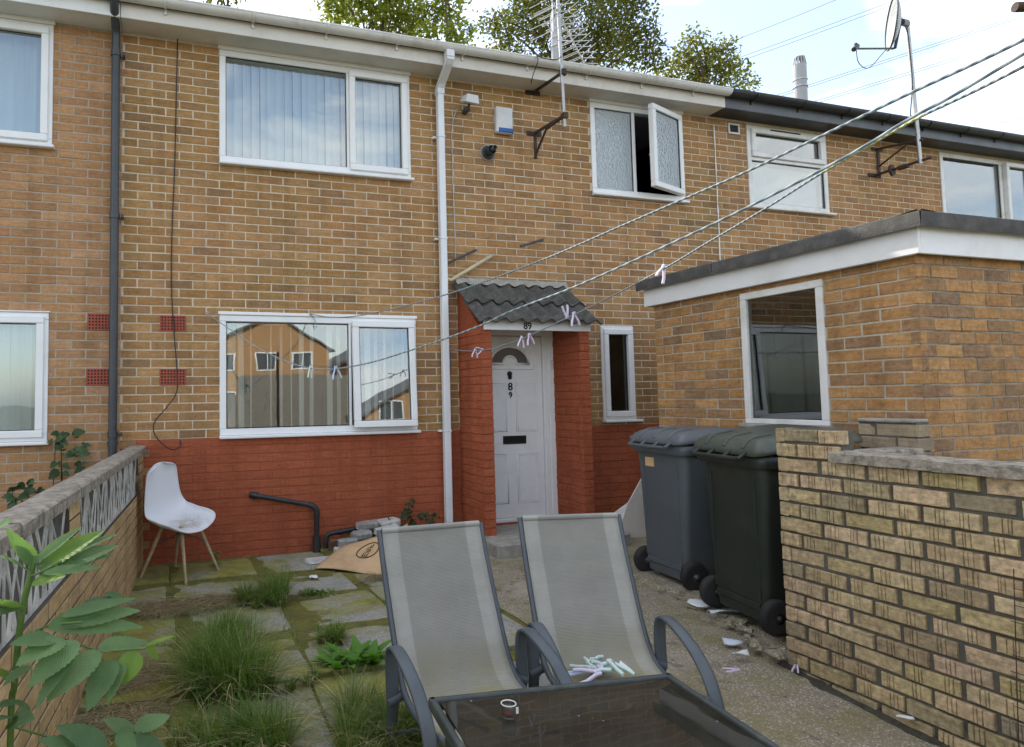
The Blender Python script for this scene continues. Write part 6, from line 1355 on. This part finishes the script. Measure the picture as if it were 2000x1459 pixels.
# ------------------------------------------------------------------ trees behind the roofs
M_BARK = plain('bark', (.10, .075, .05), .9, .3, 12, .6, 30, kind='Position')
TL_ = [leafmat('tree_leaf_sunny', (.11, .155, .025), (.28, .29, .055), .5, .55), leafmat('tree_leaf_green', (.045, .080, .020), (.14, .165, .040), .45, .55), leafmat('tree_leaf_brown', (.06, .080, .022), (.18, .17, .045), .5, .55), leafmat('tree_leaf_warm', (.075, .095, .022), (.22, .21, .05), .5, .55)]
def tree(label, clusters, d, dens, mat, seed, leaf=.085):
    r = random.Random(seed); P = [(D(px, py, d + r.uniform(-.6, .6)), rp * d / FPX) for px, py, rp in clusters]; cx_ = sum(p.x for p, _ in P) / len(P); cy_ = sum(p.y for p, _ in P) / len(P)
    t = thing('tree', label, 'tree', (cx_, cy_, -.3), 0, 'trees behind the terrace'); cz = min(p.z for p, _ in P); tr = MB(); top = Vector((cx_, cy_, cz - .3))
    tr.tube(spline([(cx_ + .1, cy_, -.35), (cx_, cy_ + .1, cz * .4), top], 5), [.16, .15, .14, .13, .12, .11, .10, .09, .08, .07, .06], 10)
    for p, R in P: tr.tube(spline([top + Vector((0, 0, -.6)), top.lerp(p, .5) + Vector((r.uniform(-.2, .2), r.uniform(-.2, .2), .1)), p + Vector((0, 0, R * .5))], 5), [.035, .032, .03, .027, .024, .021, .018, .015, .012, .010, .007], 6)
    tr.build('trunk', M_BARK, t, w=True)
    cr = MB()
    for p, R in P:
        ns = int(1.55 * dens * (R / .6) ** 2)
        for k in range(ns):
            v = Vector((r.gauss(0, 1), r.gauss(0, 1), r.gauss(0, 1))).normalized() * R * (r.random() ** .45) * r.uniform(.75, 1.18); c = p + v; sd_ = Vector((r.gauss(0, 1), r.gauss(0, 1), r.gauss(0, .6))).normalized()
            for q in range(r.randint(5, 9)):
                b = c + sd_ * r.uniform(-.13, .13) + Vector((r.gauss(0, .05), r.gauss(0, .05), r.gauss(0, .05))); dr = (sd_ * r.uniform(.2, 1) + Vector((r.gauss(0, .7), r.gauss(0, .7), r.gauss(-.2, .6)))).normalized(); L = leaf * r.uniform(.7, 1.25); nn = dr.cross(Vector((r.gauss(0, 1), r.gauss(0, 1), r.gauss(0, 1)))).normalized(); w_ = nn * L * .28
                cr.add([b, b + dr * L * .5 + w_, b + dr * L, b + dr * L * .5 - w_], [(0, 1, 2, 3)])
    cr.build('crown', mat, t, w=True); return t
tree('yellow green tree rising behind the roof between the wide window and the downpipe', [(655, 30, 38), (700, 5, 55), (745, 45, 50), (770, 0, 60), (690, -70, 80), (790, 70, 36), (800, 30, 40), (780, -90, 80), (640, -10, 30)], 12.5, 125, TL_[0], 1)
tree('slender lighter tree top behind the gutter above the white downpipe', [(850, 35, 32), (875, 5, 45), (890, 65, 32), (835, 70, 26), (905, 85, 22), (860, -60, 60), (920, 60, 16)], 12.0, 115, TL_[0], 2)
tree('big brown green tree behind the TV aerial', [(985, 75, 46), (1010, 30, 45), (960, 45, 30), (1050, 60, 62), (1090, 10, 70), (1120, 95, 60), (1175, 60, 72), (1210, 105, 55), (1225, 30, 60), (1258, 80, 38), (1150, -60, 110), (1050, -70, 90), (990, 125, 30), (1080, 120, 45), (1270, 120, 35), (1250, -40, 60)], 14.0, 95, TL_[2], 3)
tree('small sunlit tree at the end of the white gutter', [(1335, 120, 34), (1350, 85, 20), (1375, 110, 42), (1415, 105, 30), (1400, 145, 42), (1440, 150, 30), (1468, 168, 18), (1310, 150, 38), (1350, 165, 40), (1355, 62, 12)], 14.5, 95, TL_[3], 4)
tree('sparse tree tip just showing over the gutter at the top edge', [(430, -6, 26), (460, 2, 16), (400, -15, 24), (430, -50, 50)], 12.5, 60, TL_[1], 5)

# ------------------------------------------------------------------ overhead cables far behind
M_WIRE = plain('overhead_wire', (.16, .17, .18), .6, .05)
for k, (x0, y0, x1, y1, lab) in enumerate(((1440, 75, 1640, -5, 'thin overhead cable crossing the sky, the highest'), (1440, 112, 1760, -6, 'overhead cable second from the top of the sky'), (1445, 118, 1770, -2, 'overhead cable just under the second one, running beside it'), (1530, 180, 2010, 22, 'overhead cable crossing behind the satellite dish feed arm'), (1532, 184, 2010, 27, 'overhead cable paired below the one behind the dish feed arm'), (1605, 192, 2010, 64, 'overhead cable crossing behind the dish pole'), (1607, 196, 2010, 69, 'overhead cable paired below the one behind the dish pole'), (1830, 212, 2010, 163, 'overhead cable low in the sky over the black gutter'), (1915, 246, 2010, 224, 'lowest overhead cable above the black gutter'))):
    a, b = D(x0 - (x1 - x0) * .3, y0 + (y0 - y1) * .3, 60), D(x1 + (x1 - x0) * .3, y1 - (y0 - y1) * .3, 52)
    o = MB().tube(catenary(a, b, .12, 10), .019, 5).build('overhead_cable', M_WIRE); tag(o, lab, 'cable', 'overhead cables')

# ------------------------------------------------------------------ what stands behind the camera and shows in the panes
M_FWOOD = plain('fence_wood', (.24, .22, .19), .9, .3, 20, .4, 40, kind='Position'); fe = thing('board_fence', 'weathered close board fence behind the yard mirrored in the ground floor window', 'fence', (2, -9.0, -.32)); me = None
for k in range(64):
    if me is None: m = MB(); m.box(-.072, .072, -.012, .012, 0, 1.80, .003); me = m.mesh('board', M_FWOOD)
    o = bpy.data.objects.new('board', me); col.objects.link(o); o.parent = fe; o.location = (-4.8 + .15 * k, U(-.01, .01), U(-.03, .02)); o.rotation_euler = (0, U(-.01, .01), 0)
m = MB(); m.box(-4.9, 4.8, -.06, -.015, .4, .48); m.box(-4.9, 4.8, -.06, -.015, 1.4, 1.48); m.build('rail', M_FWOOD, fe)
B_FAR = brickmat('brick_far', PAL_S, 'ISLAND', samt=.2); M_SLATE = plain('roof_slate_grey', (.16, .16, .165), .8, .2, 4, kind='Position')
def farbrick():
    t = NT('far_brickwork'); b = t.add('ShaderNodeTexBrick'); t.set(b, 0, t.coord('Position', (1, 1, 1), (math.pi / 2, 0, 0))); b.inputs['Scale'].default_value = 1; b.inputs['Brick Width'].default_value = .225; b.inputs['Row Height'].default_value = .075; b.inputs['Mortar Size'].default_value = .006
    b.inputs['Color1'].default_value = (.46, .25, .10, 1); b.inputs['Color2'].default_value = (.40, .21, .085, 1); b.inputs['Mortar'].default_value = (.45, .38, .28, 1); return t.out(t.pbr(b, .9))
M_FB = farbrick()
def far_house(label, x0, x1, y, zE, zR, depth, px_):
    h = thing('gabled_house', label, 'house', ((x0 + x1) / 2, y - depth / 2, -.3)); m = MB(); xm = px_
    m.add([(x0, y, -.3), (x1, y, -.3), (x1, y, zE), (xm, y, zR), (x0, y, zE), (x0, y - depth, -.3), (x1, y - depth, -.3), (x1, y - depth, zE), (xm, y - depth, zR), (x0, y - depth, zE)], [(0, 1, 2, 3, 4), (9, 8, 7, 6, 5), (0, 5, 6, 1), (1, 6, 7, 2), (4, 9, 5, 0)]); m.build('wall', M_FB, h, w=True)
    m = MB(); t = .12
    for (a, za, b, zb) in ((x0 - .25, zE - .12, xm, zR), (x1 + .25, zE - .12, xm, zR)): m.add([(a, y + .2, za), (b, y + .2, zb), (b, y - depth, zb), (a, y - depth, za), (a, y + .2, za + t), (b, y + .2, zb + t), (b, y - depth, zb + t), (a, y - depth, za + t)], [(0, 1, 2, 3), (4, 7, 6, 5), (0, 4, 5, 1), (0, 3, 7, 4)])
    m.build('roof', M_SLATE, h, w=True)
    for wx, wz in ((x0 + .8, 2.9), (x0 + 3.0, 2.9), (x0 + 5.0, 2.9), (x0 + .8, .8), (x0 + 4.6, .8)):
        m = MB(); bars(m, wx, wx + 1.25, wz, wz + 1.0, .08, y - .02, y + .03); m.box(wx + .6, wx + .66, y - .02, y + .025, wz, wz + 1); f_ = m.build('window', M_WHITE, h, w=True); m = MB(); m.box(wx + .05, wx + 1.2, y - .02, y + .005, wz + .05, wz + .95); m.build('pane', M_GREYP, f_)
    return h
far_house('gabled brick house across the street mirrored in the ground floor window', 1.0, 8.2, -30, 4.0, 6.0, 9, 5.2)
far_house('tall gabled brick house across the street mirrored in the open casement', 8.6, 15.5, -25, 3.2, 5.4, 9, 12.4)
m = MB(); m.box(1.5, 4.6, -13.5, -11.5, -.3, 2.0); o = m.build('garden_shed', M_FWOOD); tag(o, 'dark garden shed behind the fence mirrored in the window', 'shed')
